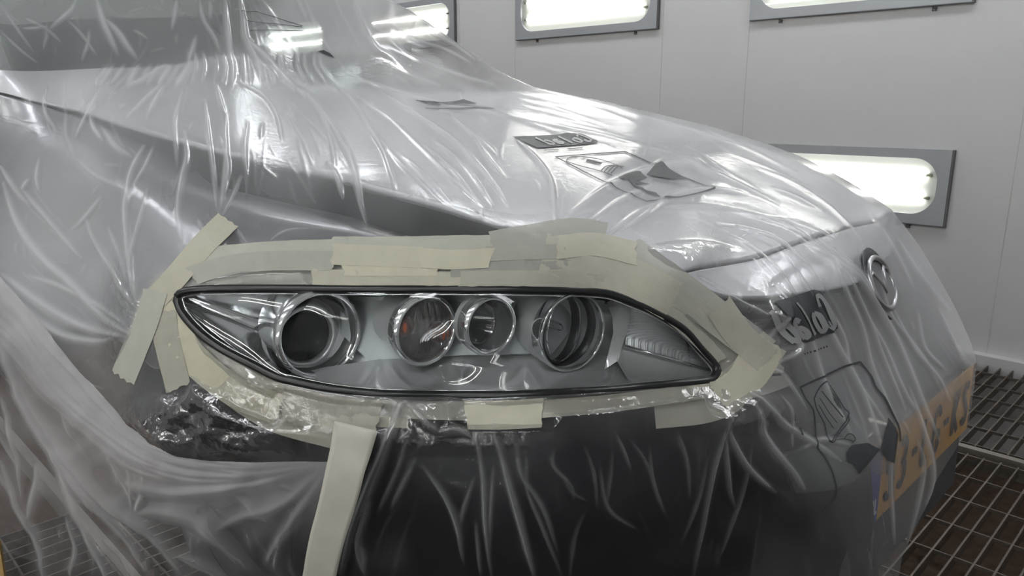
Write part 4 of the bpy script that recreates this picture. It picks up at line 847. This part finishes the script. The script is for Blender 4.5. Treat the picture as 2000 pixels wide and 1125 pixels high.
# wall lamps
def lightbox_parts(x0, x1, z0, z1, y, side, label, clips, grp):
    """side=+1: lamp on a wall at larger y, facing -y"""
    c = ((x0+x1)/2, y, z0); e = empty('wall_lamp', c, label, 'wall lamp', grp); s = side
    gx0, gx1, gz0, gz1 = x0+.042, x1-.042, z0+.04, z1-.037; fy = y-s*.018
    # frame with rounded window
    mb = MB(); n = 64; R = (gz1-gz0)/2*.82; outer = []; inner = []
    cxs = [(gx1-R, gz1-R, 0), (gx0+R, gz1-R, 90), (gx0+R, gz0+R, 180), (gx1-R, gz0+R, 270)]
    for (ccx, ccz, a0) in cxs:
        for k in range(16):
            a = math.radians(a0+90*k/15); inner.append((ccx+R*math.cos(a), ccz+R*math.sin(a)))
    for (px_, pz_) in inner:
        dx = px_-(gx0+gx1)/2; dz = pz_-(gz0+gz1)/2; hx = (x1-x0)/2; hz = (z1-z0)/2
        cxm = (gx0+gx1)/2; czm = (gz0+gz1)/2
        k_ = min(hx/max(abs(dx), 1e-6), hz/max(abs(dz), 1e-6)); outer.append(((x0+x1)/2+dx*k_, (z0+z1)/2+dz*k_))
    # corners exact
    outer = np.array(outer)
    for cxn, czn in ((x0, z0), (x0, z1), (x1, z0), (x1, z1)):
        i_ = np.argmin((outer[:, 0]-cxn)**2+(outer[:, 1]-czn)**2); outer[i_] = (cxn, czn)
    n = len(inner); V = [(a, fy, b) for a, b in inner]+[(a, fy, b) for a, b in outer]+[(a, y, b) for a, b in outer]+[(a, y+s*.05, b) for a, b in inner]
    Fc = []
    for k in range(n):
        j = (k+1) % n; Fc += [(k, j, n+j, n+k), (n+k, n+j, 2*n+j, 2*n+k), (k, 3*n+k, 3*n+j, j)]
    mb.add(V, Fc); fr = mb.build('frame', MT['frame'], e, smooth=False)
    mb = MB(); mb.box((x0+.001, min(y, fy)-.0005 if s > 0 else fy-.002, z0-.004), (x1+.006, max(y, fy), z0)); mb.box((x1, min(y, fy), z0-.004), (x1+.009, max(y, fy), z1)); mb.build('frame_edge', MT['edge'], e, smooth=False)
    mb = MB(); yb = y-s*.003
    mb.box((x0+.005, min(yb, yb+s*.001), z0+.005), (x1-.005, max(yb, yb+s*.001), z1-.005)); mb.build('reflector', MT['inner'], e, smooth=False)
    mb = MB(); P = [(a, y-s*.0155, b) for a, b in inner]; mb.add(P, [tuple(range(n))]); mb.build('glass', MT['glass'], e, smooth=False)
    for zz in (.30, .70):
        z = gz0+(gz1-gz0)*zz; mb = MB(); mb.tube([(gx0+.045, y-s*.009, z), (gx1-.045, y-s*.009, z)], .0055, 12)
        tb = mb.build('lamp_tube', MT['tube'], e)
        for xx, d in ((gx0+.045, -1), (gx1-.045, 1)):
            mb = MB(); mb.tube([(xx, y-s*.009, z), (xx+d*.022, y-s*.009, z)], .0062, 10); mb.build('lamp_socket', MT['socket'], tb)
    for xc in clips:
        mb = MB(); mb.box((xc-.009, min(y-s*.004, y), z0-.02), (xc-.006, max(y-s*.004, y), z0)); mb.box((xc-.009, min(y-s*.004, y), z0-.022), (xc+.009, max(y-s*.004, y), z0-.019)); mb.tube([(xc+.003, y-s*.001, z0-.012), (xc+.003, y-s*.012, z0-.012)], .006, 12)
        mb.build('clip', MT['edge'], e, smooth=False)
    return e
W1 = 'bright wall lamp on the far wall, '
lightbox_parts(-1.819, -.908, 1.385, 1.69, YF, 1, W1+'upper right, cut by the top of the picture', (-1.673, -1.039), 'lamps on the far wall')
lightbox_parts(-3.33, -2.33, 1.385, 1.69, YF, 1, W1+'upper middle, directly above the hood', (-3.166, -2.467), 'lamps on the far wall')
lightbox_parts(-4.88, -3.886, 1.385, 1.69, YF, 1, W1+'upper left, half hidden by the draped film', (-4.7, -4.03), 'lamps on the far wall')
lightbox_parts(-1.84, -.905, .527, .831, YF, 1, W1+'the low one beside the car nose', (-1.7, -1.04), 'lamps on the far wall')
for k, x in enumerate((-6.4, )):
    lightbox_parts(x, x+1.0, 1.385, 1.69, YF, 1, W1+'furthest left, behind the film over the windscreen', (x+.15, x+.85), 'lamps on the far wall')
for k, x in enumerate((-4.9, -3.35, -1.85)):
    pass
nearlab = ['at the far left end, added fill', 'second from the left end', 'left of the middle', 'right of the middle', 'at the right end, added fill']
for k, x in enumerate((-4.86, -3.35, -1.84, -.35, .78)):  # unseen end columns added to brighten the headlight interior and windscreen film
    for (z, l2) in ((1.385, 'middle'), (.527, 'lower'), (2.0, 'upper')):
        xs = x+(.45 if z > 1.9 else 0); lightbox_parts(xs, xs+.95, z, z+.305, YN, -1, 'wall lamp on the near wall, '+l2+' row '+nearlab[k], (xs+.15, xs+.8), 'lamps on the near wall')
# ceiling lamps
pos = ['over the windscreen', 'over the hood', 'over the nose', 'ahead of the car, added fill']
for k, x in enumerate((-4.4, -2.7, -1.0, .7)):  # unseen front pair added to brighten the headlight's chrome interior
    for (y, l2) in ((-.9, 'near row'), (2.75, 'far row')):
        e = empty('ceiling_lamp', (x, y, ZC), 'long ceiling lamp '+pos[k]+', '+l2, 'ceiling lamp', 'ceiling lamps')
        mb = MB(); mb.box((x-.62, y-.2, ZC-.05), (x+.62, y+.2, ZC-.002)); mb.build('lamp_housing', MT['frame'], e, smooth=False)
        for q in (-.12, -.04, .04, .12):
            mb = MB(); mb.tube([(x-.58, y+q, ZC-.066), (x+.58, y+q, ZC-.066)], .013, 10); mb.build('lamp_tube', MT['panel'], e)
# brown cardboard sheet at the lower left corner
P0 = pix(np.array([-60., 2, 24, -60]), np.array([1040., 1055, 1200, 1200]), np.array([1.16, 1.15, 1.15, 1.16])); nn = np.cross(P0[1]-P0[0], P0[3]-P0[0]); nn /= np.linalg.norm(nn)
mb = MB(); mb.solid(P0[[0, 1, 3, 2]].reshape(2, 2, 3), np.broadcast_to(nn, (2, 2, 3)), .004); mb.build('cardboard_sheet', MT['card'], smooth=False, label='brown cardboard edge at the lower left corner beside the hanging film', cat='cardboard')
# ------------------------------------------------------------------ world and view
wd_ = bpy.data.worlds.new('world'); S.world = wd_; wd_.use_nodes = True; wd_.node_tree.nodes['Background'].inputs[0].default_value = (.5, .52, .55, 1); wd_.node_tree.nodes['Background'].inputs[1].default_value = .05
vs = S.view_settings; vs.view_transform = 'Standard'; vs.look = 'None'; vs.gamma = 1; vs.exposure = 0.92; vs.use_curve_mapping = False
cy = S.cycles; cy.max_bounces = 10; cy.transparent_max_bounces = 24; cy.diffuse_bounces = 3; cy.glossy_bounces = 5; cy.transmission_bounces = 5; cy.sample_clamp_indirect = 6; cy.use_denoising = True; cy.caustics_reflective = False; cy.caustics_refractive = False
